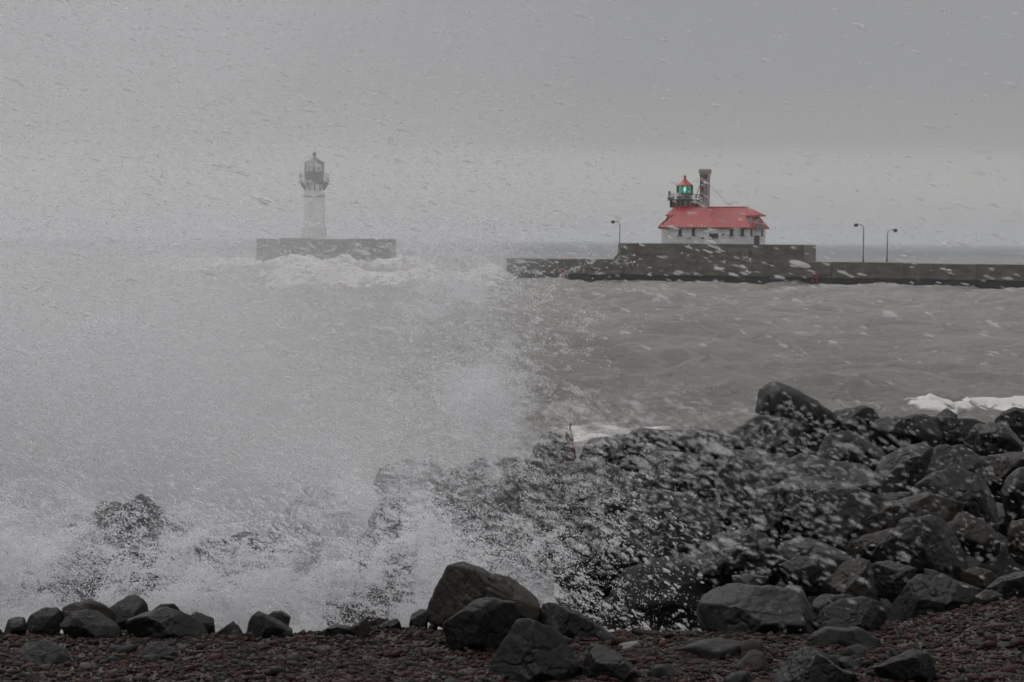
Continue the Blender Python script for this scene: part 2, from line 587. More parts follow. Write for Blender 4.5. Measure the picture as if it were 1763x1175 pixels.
def build_lake():
    ys = np.concatenate([np.linspace(12, 48, 120)[:-1], 48 * (330 / 48) ** (np.linspace(0, 1, 520))[:-1], 330 * (9000 / 330) ** (np.linspace(0, 1, 120) ** 1.3)])
    us = np.linspace(-1, 1, 420)
    Y, U = np.meshgrid(ys, us, indexing='ij')
    X = U * (Y * 0.34 + 12)
    p = np.stack([X.ravel(), Y.ravel(), np.zeros(X.size)], 1)
    x, y = p[:, 0], p[:, 1]
    h = lake_height(p)
    q = np.stack([x, y, 0 * x], 1)
    foam = np.zeros(len(p))
    n_l = fbm(q * 0.35, 4, 21)
    n_s = fbm(q * 1.7, 4, 31)
    # scattered whitecaps
    cap = sstep(0.30, 0.62, fbm(np.stack([x * 0.13, y * 0.045, 0 * x], 1), 4, 41)) * sstep(0.0, 0.35, h)
    foam += 0.62 * cap * (0.55 + 0.45 * sstep(90, 200, y))
    foam += 0.25 * sstep(260, 300, y) * sstep(0.25, 0.55, fbm(np.stack([x * 0.06, y * 0.012, 0 * x], 1), 3, 43))
    # the big breaker in front of the far pier
    cx = -13.5
    yc = 214 + 5 * np.sin(x * 0.11) + 3 * n_l
    ext = sstep(-36, -24, x) * (1 - sstep(-3, 2.5, x))
    b = np.exp(-((y - yc) / 5.0) ** 2) * ext
    h += b * (2.15 + 0.75 * n_l + 0.35 * n_s)
    foam += 0.9 * np.exp(-((y - yc + 3) / 8.0) ** 2) * ext * (0.7 + 1.5 * n_s + 0.6 * n_l)
    # an unbroken swell in front of it
    b2 = np.exp(-((y - 193 - 0.35 * (x + 11)) / 4.5) ** 2) * np.exp(-((x + 9.6) / 2.6) ** 2)
    h += b2 * 1.7
    foam *= 1 - np.clip(1.3 * b2, 0, 1)
    # lower bores rolling in behind
    b3 = np.exp(-((y - 236 - 4 * n_l) / 3.0) ** 2) * sstep(-40, -20, x) * (1 - sstep(-2, 2, x))
    h += 1.0 * b3
    foam += 0.75 * b3
    b4 = np.exp(-((y - 286 - 3 * n_l) / 5.0) ** 2) * sstep(-60, -44, x) * (1 - sstep(-15, -8, x))
    h += b4 * (2.3 + 1.0 * n_l + 0.5 * n_s)
    foam += 0.85 * b4 * (0.85 + 1.0 * n_s)
    # swell running along the pier's foot
    h += 0.55 * n_l * np.exp(-((y - 238) / 16.0) ** 2) * sstep(0, 8, x)
    # surf against the rocks on the right
    surf_y = 58 + 1.2 * (x - 12)
    s = np.exp(-((y - surf_y - 1.5 * n_l) / 3.6) ** 2) * 0.95 * sstep(10.4, 14.0, x) * (1 - sstep(78, 90, y))
    h += s * (0.14 + 0.25 * n_s + 0.15 * fbm(q * 4.5, 3, 61))
    foam += 0.8 * s * (0.8 + 1.6 * n_s)
    # backwash foam close to the rocks
    s2 = np.exp(-((y - 52) / 2.6) ** 2) * sstep(0.3, 2.0, x) * (1 - sstep(3.4, 6, x))
    foam += 0.6 * s2 * (0.9 + 0.9 * n_s)
    # surge of white water in the gully
    gx = 1 - sstep(-0.8, 0.5, x)
    g = gx * sstep(13.6, 15.0, y) * (1 - sstep(22, 29, y))
    h += g * (1.25 + 0.55 * n_l + 0.4 * n_s + 0.12 * fbm(q * 6, 3, 51))
    foam += 1.2 * g * (0.95 + 0.6 * n_s)
    foam *= 1 - 0.0 * x
    p[:, 2] = h - 0.38
    ny, nx = X.shape
    i = np.arange((ny - 1) * (nx - 1))
    r, c = i // (nx - 1), i % (nx - 1)
    a = r * nx + c
    me = np_mesh('lake', p, np.stack([a, a + 1, a + nx + 1, a + nx], 1))
    at_ = me.attributes.new('foam', 'FLOAT', 'POINT')
    at_.data.foreach_set('value', np.clip(foam, 0, 1.2).astype(np.float32))
    me.materials.append(M['water'])
    return tag(link('lake', me), kind='structure')


build_lake()

# ------------------------------------------------------------------ the near pier, its plinth, the lighthouse
PHI = R(24)
P0 = at(1212, 420, 245.0)
P0.z = 0.0
UV = Matrix.Translation(P0) @ Matrix.Rotation(-PHI, 4, 'Z')
UVi = UV.inverted()
CAML = UVi @ Vector((0, 0, CAM_Z))


def on_v(px, py, v):
    """pixel -> pier coordinates (u along the pier, v behind its front, z) on the plane v"""
    d = UVi.to_3x3() @ ray(px, py)
    t = (v - CAML.y) / d.y
    return CAML + d * t


def on_plane(px, py, p, n):
    d = UVi.to_3x3() @ ray(px, py)
    t = (p - CAML).dot(n) / d.dot(n)
    return CAML + d * t


DECK = on_v(1480, 452.5, 0).z
U_L, U_R = on_v(872, 455, 0).u if False else on_v(872, 455, 0).x, on_v(2050, 455, 0).x
pier = empty('concrete_pier', UV)
tag(pier, 'long low concrete pier with dark soaked footing running across the water on the right', 'pier')
u = U_L
k = 0
while u < U_R - 1:
    w = min(9.0, U_R - u)
    dz = 0.03 * ((k * 7) % 3 - 1)
    MB().box((u + 0.02, 0.0, 0.75), (u + w - 0.02, 7.5, DECK + dz)).build('wall_block', M['concrete'], pier, bevel=0.03)
    MB().box((u + 0.02, -0.35, 0.55), (u + w - 0.02, -0.004, 0.92 + dz)).build('ledge', M['concrete'], pier, bevel=0.03)
    MB().box((u + 0.01, -0.12, -3.0), (u + w - 0.01, 7.3, 0.545)).build('footing', M['concrete_base'], pier)
    u += w
    k += 1
zp = 0.5 * (on_v(1065, 419.3, 0.9).z + on_v(1400, 422.5, 0.9).z)
PL0, PL1 = on_v(1064, 436, 0.9).x, on_v(1384, 436, 0.9).x
plinth = empty('concrete_plinth', UV)
tag(plinth, 'high grey concrete plinth on the pier carrying the red roofed lighthouse', 'plinth')
nseg = 5
for k in range(nseg):
    a, b = PL0 + (PL1 - PL0) * k / nseg, PL0 + (PL1 - PL0) * (k + 1) / nseg
    MB().prism([(a + 0.015, 0.75, DECK + 0.045), (b - 0.015, 0.75, DECK + 0.045), (b - 0.015, 0.9, zp), (a + 0.015, 0.9, zp)], (0, 5.6, 0)).build('wall_panel', M['concrete'], plinth, bevel=0.03)
MB().box((PL1 + 0.003, 0.8, DECK + 0.05), (PL1 + 0.16, 6.2, zp - 0.02)).build('end_panel', M['concrete_pale'], plinth, bevel=0.02)  # thin panel giving the plinth's end face a paler colour than its front
MB().box((PL0 + 0.4, 1.2, zp + 0.004), (PL1 - 0.4, 6.0, zp + 0.03)).build('deck', M['concrete'], plinth)
MB().prism([(PL0 - 0.7, 0.95, DECK + 0.05), (PL0 - 0.02, 0.95, DECK + 0.05), (PL0 - 0.02, 0.95, DECK + 0.8)], (0, 2.0, 0)).build('taper', M['concrete_pale'], plinth)  # stands for a lighter wedge at the plinth's left end, no real ramp
# a mooring eye and a bolt plate in the plinth's face
q = on_v(1292, 435.5, 0.8)
MB().lathe([(0.26, -0.1), (0.26, 0.06)], (0, 0), 12).build('mooring_eye', M['dark_iron'], plinth).matrix_local = Matrix.Translation((q.x, 0.74, q.z)) @ Matrix.Rotation(R(90), 4, 'X')


def ladder(px, z0, z1, v, label, mat=M['red_paint']):
    u0 = on_v(px, 460, v).x
    r = empty('ladder', UV @ Matrix.Translation((u0, v, z0)))
    tag(r, label, 'ladder', 'red steel ladders on the pier')
    for s in (-1, 1):
        MB().box((s * 0.28 - 0.045, -0.1, 0), (s * 0.28 + 0.045, -0.01, z1 - z0)).build('side_rail', mat, r)
    n = max(3, int((z1 - z0) / 0.32))
    for i in range(n):
        z = (i + 0.5) * (z1 - z0) / n
        MB().tube([(-0.235, -0.055, z), (0.235, -0.055, z)], 0.03, 6).build('rung', mat, r)
    return r


ladder(1097, DECK + 0.1, zp + 0.05, 0.72, 'faded red ladder on the plinth face below the lighthouse', M['faded_red'])
ladder(968, 0.0, 1.3, -0.38, 'short red ladder at the waterline near the left end of the pier')
ladder(1403, -0.1, 1.15, -0.38, 'red ladder at the waterline just right of the plinth')


def street_lamp(px, py_top, v, side, label, head_px):
    b = on_v(px, 452, v)
    top = on_v(px, py_top, v)
    h = top.z - DECK
    r = empty('street_lamp', UV @ Matrix.Translation((b.x, v, DECK + 0.035)))
    tag(r, label, 'street lamp', 'lamp posts along the pier')
    MB().lathe([(0.2, 0), (0.2, 0.12), (0.13, 0.16), (0.12, 0.5), (0.09, 0.55)], (0, 0), 12).build('base', M['galvanised'], r, True)
    arm = 0.75
    MB().tube([(0, 0, 0.5), (0, 0, h * 0.5), (0, 0, h - 0.55)], [0.085, 0.075, 0.062], 8).build('pole', M['galvanised'], r, True)
    pts = [(side * arm * (1 - math.cos(t)), 0, h - 0.55 + 0.55 * math.sin(t)) for t in np.linspace(0, math.pi / 2, 8)]
    pts.append((side * (arm + 0.12), 0, h - 0.02))
    MB().tube(pts, 0.055, 8).build('arm', M['galvanised'], r, True)
    hx = side * (arm + 0.12)
    hd = MB().lathe([(0.08, h + 0.12), (0.2, h + 0.06), (0.3, h - 0.1), (0.3, h - 0.2)], (hx + side * 0.12, 0), 12).build('lamp_head', M['dark_iron'], r, True)
    MB().lathe([(0.26, h - 0.215), (0.2, h - 0.3), (0.08, h - 0.34)], (hx + side * 0.12, 0), 12).build('glass', M['window_dark'], hd, True)


street_lamp(1066.5, 381.5, 0.62, -1, 'grey lamp post at the left end of the plinth, head pointing left', 1056)
street_lamp(1486, 387, 3.0, -1, 'tall grey lamp post right of the plinth, head pointing left', 1477)
street_lamp(1527, 396, 6.6, 1, 'shorter grey lamp post with its head pointing right', 1535)


def build_lighthouse():
    root = empty('lighthouse', UV @ Matrix.Translation((0, 0, 0)))
    tag(root, 'white lighthouse building with red roof, brick stack and green lit lantern', 'lighthouse')
    V0 = 1.7                                       # front wall
    LT, RT = on_v(1139, 405, V0), on_v(1289, 405, V0)
    ul, ur = LT.x, RT.x
    Wd = 7.6
    V1 = V0 + Wd
    zb = zp + 0.03
    ze = on_v(1215, 388.3, V0).z
    MB().box((ul, V0, zb), (ur, V1, ze)).build('wall', M['white_wall'], root, bevel=0.02)
    # roof: the front and back slopes run through, the ends step in below the upper hips
    o = 0.42
    vm = (V0 + V1) / 2
    zr = on_v(1225, 357.3, vm).z
    slope = (zr - ze) / (vm - V0)
    zl = ze - o * slope
    p = Vector((0, V0, ze))
    n = Vector((0, -slope, 1)).normalized()

    def rp(px, py):
        return on_plane(px, py, p, n)

    # key points on the front slope, taken at the roof's own depth
    e_l = Vector((ul - o, V0 - o, zl)); e_r = Vector((ur + o, V0 - o, zl))
    zu = rp(1230, 370.5).z                          # height of the upper eaves
    vu = V0 + (zu - ze) / slope
    t_l = Vector((rp(1145.5, 370.0).x, vu, zu)); t_r = Vector((rp(1306, 371.5).x, vu, zu))
    zn = zu - 0.10
    vn = V0 + (zn - ze) / slope
    n_l = Vector((rp(1161, 372.5).x, vn, zn)); n_r = Vector((rp(1282.5, 373.5).x, vn, zn))
    r_l = Vector((rp(1160.5, 357.3).x, vm, zr)); r_r = Vector((rp(1288, 357.8).x, vm, zr))

    def back(q):
        return Vector((q.x, 2 * vm - q.y, q.z))

    th = 0.14
    dn = -n * th
    front = [e_l, e_r, n_r, t_r, r_r, r_l, t_l, n_l]
    roof = MB().prism(front, dn).build('roof', M['red_roof'], root)
    nb = Vector((0, slope, 1)).normalized()
    MB().prism([back(q) for q in front], -nb * th).build('back_slope', M['red_roof'], roof)
    # standing seams on the front slope, each its own strip
    ns = 34
    for k in range(ns):
        uu = e_l.x + (e_r.x - e_l.x) * (k + 0.5) / ns
        segs = []
        zz = np.linspace(zl, zr, 60)
        inside = []
        for z_ in zz:
            f = (z_ - zl) / (zr - zl)
            if z_ < zn:
                a = e_l.lerp(n_l, (z_ - zl) / (zn - zl)).x; b = e_r.lerp(n_r, (z_ - zl) / (zn - zl)).x
            elif z_ < zu:
                a = n_l.lerp(t_l, (z_ - zn) / (zu - zn)).x; b = n_r.lerp(t_r, (z_ - zn) / (zu - zn)).x
            else:
                a = t_l.lerp(r_l, (z_ - zu) / (zr - zu)).x; b = t_r.lerp(r_r, (z_ - zu) / (zr - zu)).x
            inside.append(a + 0.05 < uu < b - 0.05)
        idx = [i for i, s_ in enumerate(inside) if s_]
        if len(idx) < 4:
            continue
        z0_, z1_ = zz[idx[0]], zz[idx[-1]]
        a = Vector((uu, V0 + (z0_ - ze) / slope, z0_)); b = Vector((uu, V0 + (z1_ - ze) / slope, z1_))
        up = n * 0.055
        MB().prism([a - Vector((0.03, 0, 0)), a + Vector((0.03, 0, 0)), a + Vector((0.03, 0, 0)) + up, a - Vector((0.03, 0, 0)) + up], b - a).build('seam', M['red_roof'], roof)
    # ridge cap
    MB().tube([r_l + Vector((0, 0, 0.02)), r_r + Vector((0, 0, 0.02))], 0.09, 8).build('ridge_cap', M['red_paint'], roof)
    # upper hips at both ends, upper gable walls and the skirt roofs below them
    for (rr, tt, nn, ee, ue, s) in ((r_l, t_l, n_l, e_l, ul, -1), (r_r, t_r, n_r, e_r, ur, 1)):
        d = Vector((0, 0, -th))
        MB().prism([rr, tt, back(tt)], d).build('hip', M['red_roof'], roof)
        ww = nn.x + s * 0.0
        wx = nn.x + s * 0.9
        MB().box((min(nn.x - s * 1.2, wx), vn + 0.35, ze + 0.1), (max(nn.x - s * 1.2, wx), 2 * vm - vn - 0.35, zu - th - 0.01)).build('upper_wall', M['white_wall'], root)
        # skirt roof from the upper wall down to the end eave
        sk = [ee, back(ee), Vector((wx - s * 0.05, 2 * vm - vn - 0.2, zn)), Vector((wx - s * 0.05, vn + 0.2, zn))]
        MB().prism(sk, (0, 0, -th)).build('skirt_roof', M['red_roof'], roof)
    # fascia board and gutter under the front eave
    MB().box((e_l.x + 0.05, V0 - o + 0.05, zl - 0.22), (e_r.x - 0.05, V0 - o + 0.12, zl - 0.15)).build('gutter', M['window_frame'], root)

    # arched windows of the front
    def window(c, w, h, axis, par=root):
        """c = bottom centre on the wall; axis 'u' front wall, 'v' end wall"""
        f = MB()
        pts = []
        hw = w / 2
        for t in np.linspace(0, math.pi, 9):
            pts.append((hw * math.cos(t), h - hw + hw * math.sin(t)))
        pts = [(hw, 0)] + pts + [(-hw, 0)]

        def P(a, z, dep):
            return Vector((c.x + a, c.y - dep, c.z + z)) if axis == 'u' else Vector((c.x + dep, c.y + a, c.z + z))
        out = Vector((0, -0.07, 0)) if axis == 'u' else Vector((0.07, 0, 0))
        big = [P(a * 1.22, z * 1.05, 0.005) for a, z in pts]
        win = MB().prism(big, out).build('window', M['window_frame'], par)
        small = [P(a, z + 0.02, 0.077) for a, z in pts]
        MB().prism(small, out * 0.12).build('pane', M['window_dark'], win)
        MB().prism([P(-0.02, 0.05, 0.088), P(0.02, 0.05, 0.088), P(0.02, h * 0.97, 0.088), P(-0.02, h * 0.97, 0.088)], out * 0.3).build('glazing_bar', M['window_frame'], win)
        a0, a1 = P(-w * 0.95, -0.14, 0.004), P(w * 0.95, -0.005, 0.17)
        lo = Vector(map(min, a0, a1)); hi = Vector(map(max, a0, a1))
        MB().box(lo, hi).build('sill', M['window_frame'], win)

    for px in (1170.8, 1193.8, 1259.6, 1277.8):
        c = on_v(px, 405.4, V0)
        window(c, 0.36, 1.0, 'u')
    # louvred panel in the middle of the front
    a, b = on_v(1220.8, 410, V0), on_v(1236.8, 402.5, V0)
    pn = MB().box((a.x, V0 - 0.09, a.z), (b.x, V0 - 0.004, b.z)).build('louvre_panel', M['window_frame'], root)
    for k in range(4):
        z = a.z + (b.z - a.z) * (k + 0.3) / 4
        MB().prism([(a.x + 0.06, V0 - 0.095, z), (a.x + 0.06, V0 - 0.17, z - 0.05), (a.x + 0.06, V0 - 0.1, z + 0.09)], (b.x - a.x - 0.12, 0, 0)).build('louvre', M['window_dark'], pn)
    q = on_v(1209.7, 410.5, V0)
    MB().box((q.x - 0.14, V0 - 0.16, q.z - 0.08), (q.x + 0.14, V0 - 0.004, q.z + 0.1)).build('vent', M['window_dark'], root)
    # flaked patches where the old plaster stands proud
    for px, py, w, h in ((1245, 404, 0.5, 0.35), (1186, 411, 0.6, 0.22), (1258, 409.5, 0.3, 0.18)):
        q = on_v(px, py, V0)
        MB().prism([(q.x - w / 2, V0 - 0.004, q.z - h * .4), (q.x + w * .4, V0 - 0.004, q.z - h / 2), (q.x + w / 2, V0 - 0.004, q.z + h * .3), (q.x, V0 - 0.004, q.z + h / 2), (q.x - w * .45, V0 - 0.004, q.z + h * .25)], (0, -0.02, 0)).build('plaster_patch', M['stone_trim'], root)
    # the end wall towards the right: narrow windows, door with a hood box over it
    nE = Vector((1, 0, 0)); pE = Vector((ur, 0, 0))

    def onE(px, py):
        return on_plane(px, py, pE, nE)
    for px in (1293.0, 1311.5):
        c = onE(px, 405.5)
        c.x = ur
        window(c, 0.5, 1.05, 'v')
    a, b = onE(1298.2, 420), onE(1306.6, 408)
    va, vb = min(a.y, b.y), max(a.y, b.y)
    dr = MB().box((ur + 0.004, va, zb), (ur + 0.1, vb, zb + 1.15)).build('door', M['door'], root)
    MB().box((ur + 0.1, (va + vb) / 2 - 0.03, zb + 0.02), (ur + 0.125, (va + vb) / 2 + 0.03, zb + 1.12)).build('door_rail', M['window_frame'], dr)
    a, b = onE(1297.5, 395), onE(1308, 381)
    va, vb = min(a.y, b.y), max(a.y, b.y)
    hd = MB().box((ur + 0.004, va + 0.1, ze - 0.55), (ur + 0.62, vb - 0.25, ze + 0.35)).build('hood_box', M['stone_trim'], root)
    for k in range(5):
        MB().box((ur + 0.625, va + 0.2, ze - 0.5 + 0.16 * k), (ur + 0.65, vb - 0.35, ze - 0.42 + 0.16 * k)).build('slat', M['window_frame'], hd)

    # brick stack behind the ridge
    VS = vm + 1.3
    s0, s1 = on_v(1204.3, 356, VS), on_v(1217.5, 356, VS)
    zt = on_v(1211, 291, VS).z
    sw = s1.x - s0.x
    sm = (s0.x + s1.x) / 2
    st = MB().box((s0.x, VS, zr - 0.6), (s1.x, VS + sw, zt - 1.5)).build('stack', M['stone_trim'], root)
    MB().box((s0.x + 0.1, VS - 0.03, zr - 0.4), (s0.x + sw * 0.55, VS - 0.004, zt - 1.55)).build('brick_face', M['brick'], st)
    zc = zt - 1.5
    for k in range(14):                              # proud courses of brick
        z = zr - 0.3 + (zc - zr + 0.1) * k / 14
        MB().box((s0.x - 0.02, VS - 0.05, z), (s1.x + 0.02, VS - 0.032, z + 0.05)).build('course', M['brick'], st)
    pr = [(sw * 0.5, zc), (sw * 0.56, zc + 0.06), (sw * 0.5, zc + 0.12), (sw * 0.54, zc + 0.7), (sw * 0.66, zc + 1.1), (sw * 0.66, zc + 1.35), (sw * 0.58, zc + 1.5), (sw * 0.4, zc + 1.5)]
    cp = MB().lathe([(r_ * 1.38, z) for r_, z in pr], (sm, VS + sw / 2), 4, 0.5).build('stack_cap', M['stone_trim'], st)
    MB().box((sm - sw * 0.42, VS - 0.16, zc + 0.2), (sm + sw * 0.42, VS - 0.06, zc + 0.72)).build('cap_panel', M['brick'], st)
    # guy wires of the stack
    for tgt in ((1196, 312, VS), (1262, 357, vm)):
        e = on_v(*tgt)
        MB().tube([Vector((sm, VS + 0.2, zc)), (Vector((sm, VS + 0.2, zc)) + e) / 2 - Vector((0, 0, 0.12)), e], 0.022, 5).build('guy_wire', M['dark_iron'], st)

    # lantern tower
    VT = vm + 2.1
    c0 = on_v(1178.7, 345, VT)
    cu, cz = c0.x, c0.z
    s = (on_v(1200, 345, VT).x - on_v(1157, 345, VT).x) / 2
    C = (cu, VT)
    OFF = (math.atan2(CAML.y - VT, CAML.x - cu) / (2 * math.pi) * 10 + 0.5) % 1.0
    tb = MB().lathe([(s * 0.9, zr - 1.2), (s * 0.9, cz - 0.85), (s * 1.0, cz - 0.55), (s * 1.0, cz - 0.1)], C, 16).build('tower_base', M['stone_trim'], root, True)
    for k in range(16):
        q = 2 * math.pi * (k + 0.5) / 16
        if math.sin(q) < 0.2:
            b = MB().box((-0.14, -0.22, -0.9), (0.14, 0.05, 0.0)).build('bracket', M['dark_iron'] if k % 3 == 0 else M['brick'], tb)
            b.matrix_local = Matrix.Translation((cu + s * 1.0 * math.cos(q), VT + s * 1.0 * math.sin(q), cz - 0.1)) @ Matrix.Rotation(q + math.pi / 2, 4, 'Z')
    gr = (on_v(1203.3, 345, VT).x - on_v(1148.2, 345, VT).x) / 2
    gal = MB().lathe([(gr * 0.97, cz - 0.1), (gr, cz - 0.06), (gr, cz + 0.06), (gr * 0.97, cz + 0.08)], C, 24).build('gallery_deck', M['dark_iron'], root)
    for k in range(16):
        q = 2 * math.pi * k / 16
        x_, y_ = cu + gr * 0.95 * math.cos(q), VT + gr * 0.95 * math.sin(q)
        MB().tube([(x_, y_, cz + 0.08), (x_, y_, cz + 0.78)], 0.035, 6).build('railing_post', M['dark_iron'], gal)
    for z in (0.42, 0.76):
        ring = [(cu + gr * 0.95 * math.cos(t), VT + gr * 0.95 * math.sin(t), cz + z) for t in np.linspace(0, 2 * math.pi, 33)]
        MB().tube(ring, 0.028, 6, False).build('railing', M['dark_iron'], gal)
    lr = (on_v(1192, 338, VT).x - on_v(1165.2, 338, VT).x) / 2
    zg0, zg1 = on_v(1178, 333, VT).z, on_v(1178, 319.8, VT).z
    lan = MB().lathe([(lr, cz + 0.08), (lr, zg0 - 0.05), (lr * 1.05, zg0 - 0.05), (lr * 1.05, zg0)], C, 10, OFF).build('lantern_wall', M['grey_iron'], root)
    MB().lathe([(lr * 1.02, cz + 0.36), (lr * 1.02, cz + 0.42)], C, 10, OFF).build('band', M['dark_iron'], lan)
    nl = 10
    cor = [Vector((cu + lr * 0.97 * math.cos(2 * math.pi * (k + OFF) / nl), VT + lr * 0.97 * math.sin(2 * math.pi * (k + OFF) / nl), 0)) for k in range(nl)]
    for k in range(nl):
        a, b = cor[k], cor[(k + 1) % nl]
        A0, A1 = a + Vector((0, 0, zg0)), a + Vector((0, 0, zg1))
        B0, B1 = b + Vector((0, 0, zg0)), b + Vector((0, 0, zg1))
        inw = (Vector((cu, VT, 0)) - (a + b) / 2).normalized() * 0.02
        MB().tube([A0, A1], 0.05, 6).build('lantern_post', M['dark_iron'], lan)
        MB().prism([A0 + inw, B0 + inw, B1 + inw, A1 + inw], inw).build('pane', M['glass'], lan)
        MB().tube([A0, B1], 0.03, 5).build('glazing_bar', M['dark_iron'], lan)
        MB().tube([A1, B0], 0.03, 5).build('glazing_bar', M['dark_iron'], lan)
    zm = (zg0 + zg1) / 2
    lens = MB().lathe([(0.3, zg0 + 0.02), (lr * 0.7, zg0 + 0.12), (lr * 0.8, zm), (lr * 0.7, zg1 - 0.12), (0.2, zg1 - 0.02)], C, 16).build('lens', M['lens'], lan, True)
    fr = (CAML - Vector((cu, VT, zm))).normalized() * lr * 0.78
    lp = MB().lathe([(0.02, -0.36), (0.13, -0.2), (0.17, 0), (0.13, 0.2), (0.02, 0.36)], (0, 0), 12).build('lamp', M['lamp'], lens, True)
    lp.matrix_local = Matrix.Translation(Vector((cu, VT, zm)) + fr)
    rr = (on_v(1192.8, 319, VT).x - on_v(1164.6, 319, VT).x) / 2
    za, zball = on_v(1178.7, 308.5, VT).z, on_v(1178.7, 304.8, VT).z
    rf = MB().lathe([(rr * 0.98, zg1 - 0.06), (rr * 1.02, zg1), (rr * 0.82, zg1 + (za - zg1) * 0.2), (rr * 0.5, zg1 + (za - zg1) * 0.52), (rr * 0.24, zg1 + (za - zg1) * 0.86), (rr * 0.13, za + 0.05), (0.1, za + 0.15)], C, 20).build('lantern_roof', M['red_paint'], root, True)
    MB().lathe([(0.08, zball - 0.2), (0.19, zball - 0.12), (0.21, zball), (0.17, zball + 0.12), (0.05, zball + 0.2), (0.03, zball + 0.34)], C, 12).build('finial', M['red_paint'], rf, True)
    # instruments on the gallery and the leaning strut
    q = on_v(1152.8, 340, VT - 0.6)
    fh = MB().box((q.x - 0.16, VT - 0.9, cz + 0.1), (q.x + 0.16, VT - 0.45, cz + 0.72)).build('instrument_box', M['teal_iron'], root)
    MB().lathe([(0.05, cz + 0.72), (0.16, cz + 0.8), (0.17, cz + 1.1), (0.1, cz + 1.2)], (q.x, VT - 0.68), 10).build('horn', M['teal_iron'], fh, True)
    q2 = on_v(1157, 340, VT - 0.6)
    MB().box((q2.x - 0.12, VT - 0.9, cz + 0.1), (q2.x + 0.2, VT - 0.5, cz + 0.6)).build('instrument_box', M['grey_iron'], root)
    a, b = on_v(1196.5, 344, VT), on_v(1205, 319, VT)
    MB().tube([a, b], 0.05, 6).build('strut', M['dark_iron'], root)


build_lighthouse()


